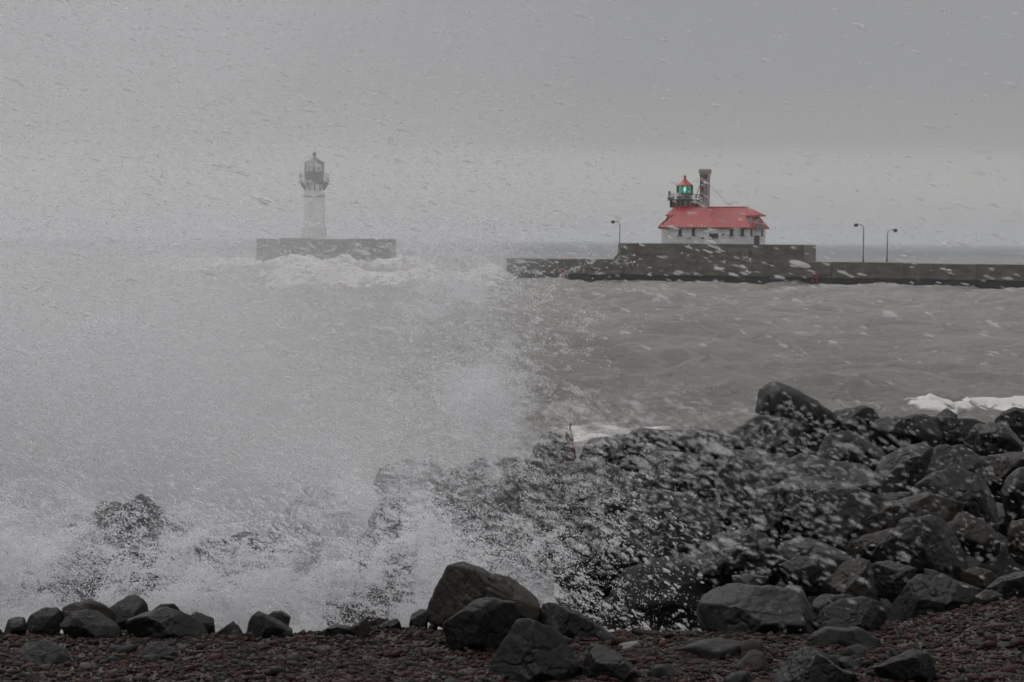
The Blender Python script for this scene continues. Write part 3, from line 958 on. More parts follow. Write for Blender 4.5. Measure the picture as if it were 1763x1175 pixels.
def build_far_light():
    Y = 300.0
    base = at(540, 411, Y)
    far_pier = empty('far_concrete_pier', Matrix.Translation((base.x, Y, 0)))
    tag(far_pier, 'stained concrete pier head under the far white tower, waves breaking against it', 'pier')
    k_ = Y / FPX
    x0, x1 = at(447, 411, Y).x - base.x, at(676, 412, Y).x - base.x
    zt = base.z
    n = 6
    for k in range(n):
        a, b = x0 + (x1 - x0) * k / n, x0 + (x1 - x0) * (k + 1) / n
        MB().box((a + 0.03, -4.0, 1.4), (b - 0.03, 9, zt + 0.05 * ((k * 5) % 3 - 1))).build('wall_block', M['concrete_far'], far_pier, bevel=0.05)
    MB().box((x0 - 0.2, -5.0, -3), (x1 + 0.6, 9.5, 1.39)).build('footing', M['concrete_base'], far_pier)
    root = empty('lighthouse_tower', Matrix.Translation((base.x, Y, zt + 0.06)))
    tag(root, 'round white lighthouse tower with dark lantern, half hidden by spray on the far pier', 'lighthouse')

    def Z(py):
        return at(540, py, Y).z - zt - 0.06
    xm = at(541, 340, Y).x - base.x

    def W(a, b):
        return (b - a) * k_ / 2
    C = (xm, 0)
    MB().lathe([(W(519, 564), 0), (W(519, 564), Z(394)), (W(517.5, 565.5), Z(393.5)), (W(517.5, 565.5), Z(391.5))], C, 8, 0.5).build('base', M['tower_white'], root)
    MB().lathe([(W(521.5, 560), Z(391.5) + 0.01), (W(523, 559), Z(340)), (W(524, 558), Z(318))], C, 28).build('tower', M['tower_white'], root, True)
    MB().lathe([(W(521.5, 560.5), Z(339.4)), (W(521.5, 560.5), Z(337.6))], C, 28).build('belt', M['window_frame'], root, True)
    for k in range(12):
        q = 2 * math.pi * (k + 0.25) / 12
        r0, r1 = W(524, 558) + 0.02, W(516, 566)
        d = Vector((math.cos(q), math.sin(q), 0))
        c = Vector((xm, 0, 0))
        side = Vector((-d.y, d.x, 0)) * 0.12
        MB().prism([c + d * r0 + Vector((0, 0, Z(329))) - side, c + d * r0 + Vector((0, 0, Z(317))) - side, c + d * r1 * 0.98 + Vector((0, 0, Z(317))) - side], side * 2).build('bracket', M['dark_iron'], root)
    gal = MB().lathe([(W(517, 565), Z(317)), (W(515.5, 567), Z(316)), (W(515.5, 567), Z(313.5)), (W(517, 565.5), Z(313))], C, 24).build('gallery_deck', M['dark_iron'], root)
    for k in range(16):
        q = 2 * math.pi * (k + 0.5) / 16
        r = W(516.3, 566.2)
        MB().tube([(xm + r * math.cos(q), r * math.sin(q), Z(313)), (xm + r * math.cos(q), r * math.sin(q), Z(299.5))], 0.04, 6).build('railing_post', M['dark_iron'], gal)
    for py in (300, 304.5, 309):
        ring = [(xm + W(516.3, 566.2) * math.cos(t), W(516.3, 566.2) * math.sin(t), Z(py)) for t in np.linspace(0, 2 * math.pi, 33)]
        MB().tube(ring, 0.03, 6, False).build('railing', M['dark_iron'], gal)
    MB().lathe([(W(524.6, 558), Z(313)), (W(524.6, 558), Z(297.5)), (W(523.5, 559), Z(297)), (W(523.5, 559), Z(296.2))], C, 12).build('lantern_wall', M['dark_iron'], root)
    nl = 12
    lan = MB().lathe([(W(525, 557.5), Z(282.6)), (W(525, 557.5), Z(281.2))], C, 12).build('lantern_head', M['dark_iron'], root)
    rr = W(525, 557.5)
    cor = [Vector((xm + rr * math.cos(2 * math.pi * k / nl), rr * math.sin(2 * math.pi * k / nl), 0)) for k in range(nl)]
    for k in range(nl):
        a, b = cor[k], cor[(k + 1) % nl]
        MB().tube([a + Vector((0, 0, Z(296.2))), a + Vector((0, 0, Z(282.6)))], 0.055, 6).build('lantern_post', M['dark_iron'], lan)
        inw = -((a + b) / 2 - Vector((xm, 0, 0))).normalized() * 0.03
        MB().prism([a + inw + Vector((0, 0, Z(296.2))), b + inw + Vector((0, 0, Z(296.2))), b + inw + Vector((0, 0, Z(282.6))), a + inw + Vector((0, 0, Z(282.6)))], inw * 0.5).build('pane', M['clear_glass'], lan)
    MB().lathe([(0.12, Z(296)), (0.26, Z(294)), (0.3, Z(291)), (0.26, Z(288)), (0.12, Z(286))], C, 12).build('lens', M['dark_iron'], lan, True)
    zr0, zr1 = Z(281.2), Z(271)
    rf = MB().lathe([(W(522.5, 560.5), zr0), (W(523.6, 559.6), zr0 + 0.12), (W(531, 552), zr0 + (zr1 - zr0) * .55), (W(537, 546.5), zr0 + (zr1 - zr0) * .9), (W(538.5, 545), zr1)], C, 16).build('lantern_roof', M['dark_iron'], root, True)
    MB().lathe([(0.2, Z(271)), (0.2, Z(268.5)), (0.34, Z(267)), (0.36, Z(265.5)), (0.3, Z(264)), (0.1, Z(263)), (0.04, Z(262)), (0.03, Z(257.5))], C, 12).build('vent_ball', M['dark_iron'], rf, True)


build_far_light()

# ------------------------------------------------------------------ rocks
ICO = {}


def ico(sub):
    if sub not in ICO:
        bm = bmesh.new()
        bmesh.ops.create_icosphere(bm, subdivisions=sub, radius=1)
        bm.verts.ensure_lookup_table()
        v = np.array([x.co[:] for x in bm.verts])
        f = np.array([[x.index for x in fc.verts] for fc in bm.faces])
        bm.free()
        ICO[sub] = (v / np.linalg.norm(v, axis=1)[:, None], f)
    return ICO[sub]


def heap_depth(py, px=900):
    h = HOR + (px - PW / 2) * math.tan(ROLL)
    t = (py - h) / FPX
    d = 2.65 / t
    if t > 0.1:
        d = min(d, 1.6 / (t - 0.08))
    return d


def rock_mesh(name, Rf, hx, hz, depth, seed, sub, facets=8, rough=1.0, jag=0.0):
    """a boulder: star shaped outline Rf(angle) in the x-z plane, own thickness, broken facets and pitted relief"""
    g = np.random.default_rng(seed)
    n, f = ico(sub)
    rho = np.sqrt(n[:, 0] ** 2 + n[:, 2] ** 2) + 1e-9
    ang = np.arctan2(n[:, 2], n[:, 0])
    Ro = Rf(ang)
    if jag:                                    # broken corners round the outline
        nk = int(g.integers(8, 13))
        ka = np.sort(g.uniform(-math.pi, math.pi, nk))
        kv = g.uniform(-1, 1, nk) * jag
        ka = np.concatenate([[ka[-1] - 2 * math.pi], ka, [ka[0] + 2 * math.pi]])
        kv = np.concatenate([[kv[-1]], kv, [kv[0]]])
        Ro = Ro * (1 + np.interp(ang, ka, kv) - 0.3 * jag)
    pw = 3.4
    r = ((rho / Ro) ** pw + (np.abs(n[:, 1]) / depth) ** pw) ** (-1 / pw)
    v = n * r[:, None]
    size = math.sqrt(hx * hz)
    for k in range(facets + 4):
        m = g.normal(size=3)
        if k < facets:                       # broken faces towards the viewer's side and the top
            m[1] = -abs(m[1]) * 0.9 - 0.45
            m[2] += 0.25
            lo, hi = 0.46, 0.8
        else:
            lo, hi = (0.88, 0.98) if facets > 4 else (0.96, 1.0)
        m /= np.linalg.norm(m)
        d = v @ m
        sup = d.max()
        h = sup * g.uniform(lo, hi)
        over = d > h
        sc = np.ones(len(v))
        sc[over] = (h + (d[over] - h) * 0.01) / d[over]
        v = v * sc[:, None]
    q = v / size
    off = g.uniform(-50, 50, 3)
    rad = v / (np.linalg.norm(v, axis=1)[:, None] + 1e-9)
    disp = 0.035 * fbm(q * 1.6 + off, 3, seed % 97) + 0.022 * fbm(q * 5 + off, 3, seed % 89 + 3)
    rid = 1 - np.abs(fbm(q * 2.2 + off, 3, seed % 83 + 5)) * 5.0
    disp -= 0.05 * np.clip(rid, 0, 1) ** 2
    # bedding steps: shallow ledges along one direction
    bd = g.normal(size=3); bd /= np.linalg.norm(bd)
    t = (q @ bd) * g.uniform(3.0, 6.0) + 1.2 * fbm(q * 1.2 + off, 2, 3)
    disp += 0.022 * (sstep(0.0, 0.25, t - np.floor(t)) - (t - np.floor(t)))
    disp += 0.014 * fbm(q * 15 + off, 3, seed % 71 + 7)
    v = v + rad * (disp * size * rough)[:, None]
    return np_mesh(name, v, f)


def outline(pts):
    """smoothed star-shaped radius table of a closed outline around the origin"""
    A = np.linspace(-math.pi, math.pi, 361)
    Rr = np.zeros(len(A))
    P = np.array(pts)
    Q = np.roll(P, -1, 0)
    for i, a in enumerate(A):
        d = np.array([math.cos(a), math.sin(a)])
        best = 1e-3
        for p_, q_ in zip(P, Q):
            e = q_ - p_
            den = d[0] * e[1] - d[1] * e[0]
            if abs(den) < 1e-12:
                continue
            t = (p_[0] * e[1] - p_[1] * e[0]) / den
            s = (p_[0] * d[1] - p_[1] * d[0]) / den
            if t > 0 and -1e-6 <= s <= 1 + 1e-6:
                best = max(best, t)
        Rr[i] = best
    ker = np.array([0, 1, 2, 1, 0]) / 4
    Rp = np.concatenate([Rr[-5:-1], Rr, Rr[1:5]])
    Rr = np.convolve(Rp, ker, 'same')[4:-4]
    return lambda ang: np.interp(ang, A, Rr)


ROCK_N = [0]


def rock(poly, mat, label, Y=None, sink=0.5, depth=0.85, sub=5, group='boulders of the shore heap', facets=8, rough=1.0, cat='boulder', name='boulder', grow=1.0, jag=0.0):
    ROCK_N[0] += 1
    seed = 100 + ROCK_N[0] * 13
    by = max(p[1] for p in poly)
    cxp = sum(p[0] for p in poly) / len(poly)
    if Y is None:
        Y = heap_depth(by, cxp)
    gx_, gy_ = cxp, sum(p[1] for p in poly) / len(poly)
    W = [at(gx_ + (px - gx_) * grow, gy_ + (py - gy_) * (grow if py > gy_ else 1.0), Y) for px, py in poly]
    xs = [w.x for w in W]
    zs = [w.z for w in W]
    cx, cz = (min(xs) + max(xs)) / 2, (min(zs) * 0.55 + max(zs) * 0.45)
    pts = []
    for w in W:
        dz = w.z - cz
        if dz < 0:
            dz *= 1 + sink
        pts.append((w.x - cx, dz))
    hx = (max(xs) - min(xs)) / 2
    hz = (max(p[1] for p in pts) - min(p[1] for p in pts)) / 2
    dep = depth * (hx * 0.6 + hz * 0.4)
    me = rock_mesh(name, outline(pts), hx, hz, dep, seed, sub, facets, rough, jag)
    zb = min(p[1] for p in pts)
    me.transform(Matrix.Translation((0, 0, -zb)))
    o = link(name, me, None, M['rock_' + mat])
    o.location = (cx, Y + dep * 0.5, cz + zb)
    tag(o, label, cat, group)
    return o


CREST = 'rocks lying on the shingle crest'
crest_rocks = [
    ([(0, 1090), (10, 1070), (22, 1066), (36, 1067), (40, 1090), (20, 1100), (-6, 1102)], 'black', 'small black rock at the left edge of the shingle crest'),
    ([(43, 1078), (52, 1060), (70, 1050), (92, 1048), (104, 1060), (98, 1088), (60, 1092)], 'gray', 'grey banded rock behind the brown one near the left edge'),
    ([(92, 1075), (98, 1052), (120, 1043), (150, 1040), (170, 1048), (188, 1066), (192, 1088), (110, 1092)], 'brown', 'rounded brown rock behind a dark one on the left crest'),
    ([(85, 1085), (105, 1068), (125, 1060), (155, 1057), (170, 1066), (190, 1085), (200, 1102), (150, 1108), (105, 1102)], 'dark', 'broad dark grey rock in front of the rounded brown rock'),
    ([(180, 1055), (200, 1040), (222, 1026), (240, 1035), (252, 1052), (250, 1078), (210, 1088), (185, 1078)], 'gray', 'pointed wet grey rock, tallest of the left crest rocks'),
    ([(212, 1080), (240, 1065), (275, 1055), (300, 1062), (330, 1075), (350, 1085), (352, 1102), (300, 1107), (250, 1102), (225, 1096)], 'black', 'long low black rock right of the pointed grey one'),
    ([(262, 1052), (275, 1043), (295, 1043), (306, 1055), (300, 1070), (270, 1070)], 'dark', 'small round rock peeping over the long black rock'),
    ([(318, 1065), (330, 1056), (345, 1060), (364, 1068), (366, 1088), (350, 1096), (325, 1092)], 'dark', 'blunt dark rock at the right end of the left crest row'),
    ([(372, 1092), (388, 1080), (398, 1073), (408, 1080), (416, 1092), (395, 1100)], 'dark', 'little peaked stone standing alone in the crest gap'),
    ([(417, 1088), (425, 1068), (440, 1057), (455, 1065), (480, 1078), (499, 1090), (470, 1099), (440, 1104), (422, 1101)], 'dark', 'wedge shaped dark rock with a rounded one behind it'),
    ([(455, 1064), (470, 1055), (485, 1055), (497, 1066), (493, 1084), (470, 1086)], 'brown', 'rounded brownish rock tucked behind the dark wedge'),
    ([(545, 1098), (560, 1086), (578, 1079), (600, 1082), (610, 1097), (590, 1105), (560, 1107)], 'black', 'low black rock left of the leaning brown slab'),
    ([(581, 1104), (600, 1085), (628, 1068), (639, 1072), (634, 1092), (615, 1105)], 'brown', 'leaning brown slab beside the low black rock'),
    ([(628, 1074), (650, 1066), (674, 1070), (670, 1088), (640, 1092)], 'brown', 'small brown stone behind the black wedge near the large boulder'),
    ([(638, 1093), (660, 1075), (683, 1068), (693, 1092), (670, 1099)], 'black', 'small sharp black wedge left of the large brown boulder'),
    ([(705, 1082), (707, 1058), (722, 1051), (737, 1055), (732, 1088), (715, 1094)], 'black', 'upright black stone touching the left side of the large brown boulder'),
]
for a in crest_rocks:
    rock(*a, sink=0.35, group=CREST, grow=1.1, jag=0.06)
rock([(672, 1098), (690, 1092), (704, 1097), (690, 1103)], 'pale', 'flat pale stone below the sharp black wedge', sink=0.2, sub=3, group=CREST, name='stone', cat='stone')

FRONT = 'large boulders in the foreground'
front_rocks = [
    ([(716, 1096), (735, 1050), (755, 1005), (775, 978), (790, 980), (800, 979), (825, 988), (842, 1000), (868, 1003), (885, 1003), (905, 1025), (926, 1045), (915, 1075), (860, 1100), (770, 1106), (722, 1104)], 'brown', 'largest brown boulder, standing in the middle of the foreground', 12.0, 0.4, 0.75),
    ([(738, 1098), (780, 1070), (815, 1042), (845, 1035), (880, 1042), (914, 1048), (897, 1075), (872, 1112), (842, 1142), (790, 1137), (750, 1114)], 'dark', 'dark wedge boulder leaning on the front of the largest brown one', 11.2, 0.15, 0.5),
    ([(896, 1058), (920, 1035), (960, 1048), (990, 1060), (1020, 1080), (1055, 1100), (1062, 1115), (1020, 1127), (970, 1120), (920, 1095)], 'dark', 'ridged dark boulder sloping down to the right of the largest brown one', 11.9, 0.35, 0.7),
    ([(842, 1152), (870, 1105), (890, 1075), (910, 1072), (950, 1090), (990, 1107), (1001, 1125), (1010, 1175), (992, 1210), (860, 1210), (840, 1175)], 'dark', 'dark grey boulder cut by the bottom edge below the brown boulder', 10.3, 0.15, 0.6),
    ([(1003, 1155), (1020, 1125), (1035, 1113), (1060, 1130), (1085, 1150), (1107, 1177), (1102, 1210), (1008, 1210)], 'dark', 'triangular dark boulder at the bottom edge beside the grey one', 10.35, 0.1, 0.8),
    ([(1326, 1168), (1345, 1135), (1365, 1122), (1395, 1120), (1425, 1140), (1450, 1160), (1484, 1172), (1484, 1210), (1330, 1210)], 'black', 'big black boulder cut by the bottom edge right of centre', 10.2, 0.1, 0.7),
    ([(1503, 1168), (1540, 1145), (1580, 1126), (1605, 1130), (1618, 1150), (1624, 1172), (1580, 1188), (1508, 1186)], 'dark', 'humped dark rock on the shingle right of the big black boulder', 10.3, 0.15, 0.8),
    ([(18, 1125), (35, 1112), (75, 1110), (100, 1125), (115, 1145), (124, 1168), (100, 1178), (60, 1172), (33, 1152)], 'dark', 'smooth oval dark rock on the shingle at bottom left', 10.6, 0.2, 0.8),
    ([(240, 1132), (255, 1112), (275, 1108), (292, 1122), (312, 1147), (290, 1153), (250, 1148)], 'gray', 'grey sloping rock sunk in the shingle at lower left', 11.0, 0.2, 0.8),
]
for p, m_, lb, Y, sk, dp in front_rocks:
    rock(p, m_, lb, Y, sk, dp, sub=6, group=FRONT, grow=1.1, jag=0.03, facets=9)

SHING = 'stones on the shingle'
shingle_stones = [
    ([(1048, 1124), (1070, 1112), (1098, 1107), (1106, 1118), (1085, 1130), (1055, 1132)], 'pale', 'pale flat stone right of the foreground boulder group', 11.6),
    ([(1070, 1114), (1090, 1101), (1115, 1105), (1134, 1117), (1110, 1126)], 'dark', 'dark stone just behind the pale flat stone', 12.1),
    ([(1136, 1119), (1152, 1108), (1168, 1117), (1150, 1126)], 'dark', 'small dark cone stone right of the pale flat stone', 11.9),
    ([(1160, 1132), (1200, 1113), (1250, 1105), (1285, 1115), (1303, 1127), (1270, 1143), (1225, 1153), (1172, 1152)], 'gray', 'wide flat grey slab below the big black block', 11.2),
    ([(1260, 1157), (1285, 1135), (1302, 1122), (1318, 1130), (1330, 1157), (1310, 1168), (1275, 1165)], 'brown', 'tilted brown wedge stone on the right edge of the grey slab', 10.7),
    ([(1113, 1167), (1130, 1150), (1155, 1148), (1180, 1155), (1192, 1177), (1150, 1188), (1116, 1184)], 'dark', 'rounded dark stone at the bottom edge left of the brown wedge', 10.4),
    ([(1243, 1177), (1265, 1162), (1290, 1160), (1310, 1174), (1302, 1190), (1253, 1190)], 'dark', 'half buried round stone at the bottom edge under the brown wedge', 10.3),
    ([(1434, 1148), (1455, 1133), (1472, 1136), (1483, 1150), (1484, 1168), (1450, 1171)], 'black', 'knobbly black stone behind the big black boulder at the bottom', 10.7),
    ([(1650, 1127), (1675, 1108), (1700, 1104), (1720, 1110), (1707, 1128), (1675, 1138)], 'dark', 'left one of two dark stones on the right hand shingle', 11.3),
    ([(1700, 1137), (1718, 1112), (1735, 1110), (1763, 1122), (1792, 1142), (1740, 1148)], 'dark', 'right one of two dark stones, at the right picture edge', 11.1),
    ([(1688, 1177), (1705, 1163), (1740, 1165), (1792, 1170), (1792, 1198), (1693, 1198)], 'brown', 'low brown rock in the bottom right corner', 10.3),
    ([(1658, 1074), (1670, 1062), (1682, 1071), (1672, 1083)], 'black', 'tiny black wedge stone alone on the right hand shingle', 12.2),
    ([(223, 1116), (240, 1110), (252, 1114), (240, 1121)], 'gray', 'thin grey stone left of the sloping grey rock', 11.7),
]
for p, m_, lb, Y in shingle_stones:
    rock(p, m_, lb, Y, 0.25, 0.8, sub=4, group=SHING, cat='stone', name='stone')

heap = [
    ([(1208, 1055), (1218, 1025), (1235, 1012), (1280, 1010), (1330, 1018), (1380, 1025), (1405, 1035), (1420, 1060), (1418, 1090), (1400, 1110), (1350, 1124), (1290, 1114), (1240, 1100), (1213, 1080)], 'black', 'big black block at the foot of the heap above the grey slab', 12.2, 5),
    ([(1418, 1078), (1435, 1055), (1460, 1038), (1500, 1034), (1530, 1045), (1533, 1070), (1529, 1097), (1490, 1104), (1440, 1096)], 'dark', 'domed grey brown boulder right of the big black block', 12.3, 5),
    ([(1410, 1098), (1430, 1088), (1480, 1090), (1522, 1112), (1500, 1130), (1450, 1128), (1416, 1121)], 'gray', 'low pale grey rock under the domed boulder at the shingle edge', 11.6, 4),
    ([(1396, 1036), (1420, 1029), (1460, 1030), (1472, 1036), (1440, 1060), (1425, 1060)], 'gray', 'flat grey stone squeezed between black block and domed boulder', 13.0, 4),
    ([(1548, 1054), (1575, 1010), (1590, 992), (1620, 993), (1660, 1008), (1702, 1024), (1692, 1044), (1640, 1062), (1590, 1070), (1553, 1068)], 'dark', 'sloping slab shaped boulder at the upper edge of the shingle', 12.9, 5),
    ([(1688, 1031), (1705, 1018), (1725, 1020), (1735, 1035), (1715, 1044)], 'brown', 'small brown rock at the lower end of the sloping slab', 12.6, 4),
    ([(1703, 1024), (1735, 1003), (1763, 990), (1802, 985), (1802, 1036), (1740, 1036)], 'black', 'black boulder at the right picture edge above the shingle', 13.0, 4),
    ([(1408, 1016), (1435, 1005), (1465, 978), (1490, 970), (1510, 980), (1530, 1000), (1547, 1031), (1500, 1039), (1430, 1034)], 'brown', 'brown grey boulder with a long nose behind the domed boulder', 13.8, 5),
    ([(1498, 984), (1530, 970), (1560, 967), (1582, 985), (1577, 1013), (1550, 1036), (1525, 1014)], 'black', 'dark boulder between the nosed brown boulder and the sloping slab', 14.2, 4),
    ([(1516, 963), (1550, 920), (1580, 900), (1615, 895), (1650, 912), (1682, 940), (1680, 973), (1650, 990), (1600, 995), (1550, 980)], 'dark', 'large smooth round topped boulder in the lower right heap', 14.9, 5),
    ([(1638, 908), (1660, 888), (1680, 884), (1705, 900), (1724, 917), (1717, 939), (1700, 950), (1670, 940)], 'brown', 'angular brown boulder right of the large smooth one', 15.6, 4),
    ([(1463, 929), (1500, 895), (1535, 875), (1570, 870), (1610, 858), (1650, 875), (1662, 887), (1630, 909), (1570, 926), (1500, 946)], 'brown', 'long brown ridge of rock behind the large smooth boulder', 16.4, 5),
    ([(1458, 950), (1500, 925), (1545, 912), (1552, 927), (1520, 965), (1478, 973)], 'brown', 'flat reddish brown rock in front of the long ridge', 15.4, 4),
    ([(1663, 989), (1690, 978), (1712, 990), (1727, 1002), (1700, 1018), (1670, 1011)], 'brown', 'small grey brown slab above the black boulder at the right edge', 14.0, 4),
    ([(1588, 854), (1625, 825), (1660, 810), (1710, 830), (1740, 850), (1747, 882), (1700, 906), (1650, 885), (1600, 870)], 'dark', 'big dark boulder above the angular brown one', 17.4, 5),
    ([(1513, 868), (1535, 855), (1570, 850), (1602, 852), (1592, 869), (1540, 879)], 'gray', 'thin grey slab lying left of the big dark boulder', 18.2, 4),
    ([(1738, 854), (1750, 820), (1763, 805), (1802, 800), (1802, 906), (1748, 902)], 'black', 'black boulder halfway up the right picture edge', 17.0, 4),
    ([(1743, 930), (1752, 900), (1775, 895), (1802, 910), (1802, 966), (1753, 956)], 'brown', 'brownish boulder at the right edge below the black one', 15.4, 4),
    ([(1228, 845), (1242, 800), (1262, 785), (1330, 786), (1420, 795), (1502, 806), (1512, 830), (1502, 875), (1460, 925), (1400, 935), (1320, 905), (1258, 886)], 'dark', 'broad flat topped dark slab in the middle of the heap', 18.3, 5),
    ([(1298, 895), (1330, 850), (1400, 825), (1460, 835), (1517, 868), (1512, 905), (1470, 941), (1400, 952), (1328, 937)], 'black', 'black rounded boulder under the broad flat topped slab', 16.4, 5),
    ([(1213, 965), (1240, 930), (1280, 920), (1320, 945), (1357, 973), (1342, 1000), (1280, 1010), (1228, 1005)], 'black', 'black boulder behind the big black block', 14.3, 4),
    ([(1278, 928), (1305, 915), (1328, 920), (1332, 943), (1305, 950)], 'brown', 'small olive brown stone on top of the black boulder', 14.9, 4),
    ([(1338, 990), (1370, 968), (1410, 965), (1442, 985), (1432, 1014), (1380, 1020)], 'dark', 'dark rock wedged left of the nosed brown boulder', 14.0, 4),
    ([(1328, 965), (1360, 935), (1420, 930), (1467, 950), (1472, 988), (1400, 1005)], 'black', 'black rock filling the hollow under the rounded black boulder', 14.9, 4),
    ([(1260, 998), (1290, 992), (1330, 998), (1312, 1006), (1268, 1008)], 'gray', 'thin pale ledge stone on the back of the big black block', 13.2, 4),
]
for p, m_, lb, Y, sb in heap:
    rock(p, m_, lb, Y, 0.55, 0.9, sub=sb + 1, grow=1.16, jag=0.14, facets=10)

RIDGE = 'boulders along the crest of the heap against the water'
ridge = [
    ([(1308, 742), (1317, 702), (1323, 676), (1333, 664), (1346, 661), (1374, 673), (1404, 693), (1430, 714), (1458, 742), (1456, 772), (1400, 795), (1330, 790)], 'dark', 'tall shark fin shaped boulder, highest point of the heap', 23.5),
    ([(1273, 750), (1295, 732), (1315, 718), (1350, 722), (1400, 740), (1422, 777), (1380, 799), (1300, 794), (1268, 778)], 'dark', 'sloping shoulder boulder at the left foot of the fin', 22.6),
    ([(1088, 772), (1095, 752), (1115, 744), (1150, 748), (1230, 747), (1280, 748), (1322, 766), (1312, 794), (1240, 799), (1150, 794), (1097, 792)], 'dark', 'long flat slab on the ridge left of the fin', 23.0),
    ([(1428, 724), (1450, 710), (1470, 708), (1490, 702), (1503, 704), (1513, 720), (1532, 736), (1522, 764), (1460, 769), (1428, 754)], 'dark', 'two humped boulder on the ridge right of the fin', 24.5),
    ([(1508, 738), (1540, 720), (1580, 718), (1612, 722), (1622, 747), (1590, 779), (1528, 779)], 'dark', 'rounded ridge boulder right of the two humped one', 23.8),
    ([(1568, 738), (1600, 720), (1640, 716), (1680, 724), (1702, 736), (1692, 764), (1640, 779), (1578, 769)], 'dark', 'wide ridge boulder in front of the surf', 24.2),
    ([(1606, 728), (1625, 712), (1638, 704), (1650, 715), (1660, 730), (1640, 742)], 'gray', 'pointed grey rock tip standing out against the surf', 25.5),
    ([(1720, 728), (1735, 708), (1745, 702), (1763, 703), (1792, 710), (1792, 746), (1738, 746)], 'dark', 'ridge boulder at the right picture edge in the surf', 25.0),
    ([(1668, 759), (1690, 735), (1720, 728), (1750, 735), (1765, 750), (1762, 796), (1720, 806), (1678, 790)], 'black', 'black boulder below the one in the surf', 22.5),
    ([(1598, 794), (1630, 770), (1670, 765), (1702, 790), (1692, 825), (1640, 841), (1603, 820)], 'dark', 'dark boulder in the upper right heap under the wide ridge one', 20.8),
    ([(1508, 835), (1530, 800), (1560, 780), (1600, 765), (1627, 790), (1612, 830), (1560, 856), (1518, 856)], 'dark', 'leaning dark boulder right of the flat topped slab', 20.0),
    ([(1418, 795), (1440, 750), (1490, 745), (1542, 765), (1532, 804), (1490, 820)], 'dark', 'dark boulder behind the right end of the flat topped slab', 21.4),
    ([(1688, 835), (1710, 790), (1763, 775), (1802, 790), (1802, 846), (1740, 856)], 'brown', 'reddish brown boulder in the upper right heap', 19.6),
]
for p, m_, lb, Y in ridge:
    rock(p, m_, lb, Y, 0.6, 0.9, sub=5, group=RIDGE, grow=1.12, jag=0.0 if 'fin' in lb else 0.12, facets=4 if 'fin' in lb else 9)

SPRAYED = 'boulders standing in the spray'
sprayed = [
    ([(913, 778), (930, 752), (945, 742), (965, 742), (985, 760), (997, 794), (950, 806)], 'dark', 'rounded boulder just left of the broken stake', 23.5),
    ([(988, 794), (1005, 760), (1025, 745), (1050, 743), (1070, 758), (1090, 775), (1092, 810), (1040, 826), (998, 816)], 'dark', 'domed boulder just right of the broken stake', 22.8),
    ([(1088, 805), (1120, 785), (1200, 785), (1252, 800), (1242, 856), (1180, 876), (1108, 856)], 'dark', 'dark boulder in front of the long ridge slab', 19.8),
    ([(703, 905), (725, 860), (770, 825), (820, 800), (880, 795), (940, 800), (972, 830), (972, 905), (940, 976), (860, 1006), (760, 996), (713, 956)], 'dark', 'very large round boulder showing through the spray behind the brown one', 17.2),
    ([(928, 835), (960, 800), (1010, 795), (1090, 810), (1112, 860), (1082, 936), (1000, 956), (938, 926)], 'dark', 'broad boulder in thin spray right of the very large round one', 18.0),
    ([(1078, 885), (1110, 850), (1180, 855), (1242, 880), (1262, 930), (1222, 986), (1140, 986), (1088, 956)], 'black', 'black boulder dotted with spray left of the heap', 16.0),
    ([(938, 965), (980, 930), (1060, 920), (1112, 960), (1112, 1024), (1040, 1066), (968, 1046)], 'dark', 'boulder in the spray above the ridged foreground boulder', 15.2),
    ([(1078, 1005), (1120, 965), (1190, 960), (1232, 1000), (1222, 1056), (1150, 1076), (1088, 1056)], 'dark', 'boulder in the spray left of the big black block', 14.4),
    ([(638, 840), (655, 810), (690, 798), (730, 795), (775, 800), (792, 815), (772, 856), (700, 871), (648, 866)], 'black', 'dark boulder top left of the very large round one', 18.8),
    ([(440, 900), (480, 862), (520, 838), (555, 842), (600, 868), (640, 905), (545, 920), (480, 915)], 'dark', 'faint knob of rock alone in the middle of the spray', 18.6),
    ([(70, 965), (105, 912), (145, 868), (190, 878), (225, 858), (268, 866), (305, 905), (335, 955), (300, 992), (180, 1002)], 'black', 'black boulder broken up by splashes at far left, top of its group', 15.7),
    ([(62, 985), (70, 930), (88, 885), (110, 872), (150, 900), (175, 950), (165, 1010), (100, 1020)], 'black', 'black boulder in the splash nearest the left edge', 16.0),
    ([(235, 985), (245, 930), (270, 888), (310, 880), (340, 900), (356, 950), (350, 1010), (290, 1020)], 'black', 'black boulder in the splash, rightmost of the far left group', 16.3),
    ([(140, 1030), (150, 960), (190, 925), (250, 935), (290, 980), (290, 1040), (210, 1055)], 'black', 'black boulder in the splash just behind the pointed crest rock', 15.0),
    ([(540, 1045), (570, 985), (620, 962), (670, 970), (715, 1000), (730, 1050), (640, 1075)], 'dark', 'dark boulder half drowned in foam left of the brown boulder', 15.0),
    ([(400, 985), (430, 930), (480, 905), (540, 915), (590, 950), (590, 1000), (500, 1020)], 'dark', 'dark patch of rock in the foam below the faint knob', 17.4),
    ([(318, 1010), (345, 945), (400, 905), (450, 915), (490, 960), (505, 1020), (420, 1045)], 'black', 'low black boulder in the foam right of the far left group', 15.8),
    ([(590, 965), (630, 900), (690, 872), (735, 900), (745, 980), (690, 1010), (620, 1005)], 'dark', 'dark boulder in the foam left of the very large round one', 16.6),
    ([(20, 1000), (40, 960), (80, 950), (110, 985), (100, 1030), (40, 1040)], 'black', 'low black boulder in the splash at the left picture edge', 15.4),
]
for p, m_, lb, Y in sprayed:
    rock(p, m_, lb, Y, 1.3, 0.85, sub=5, group=SPRAYED, jag=0.28 if p[0][0] < 600 else 0.12, facets=10)

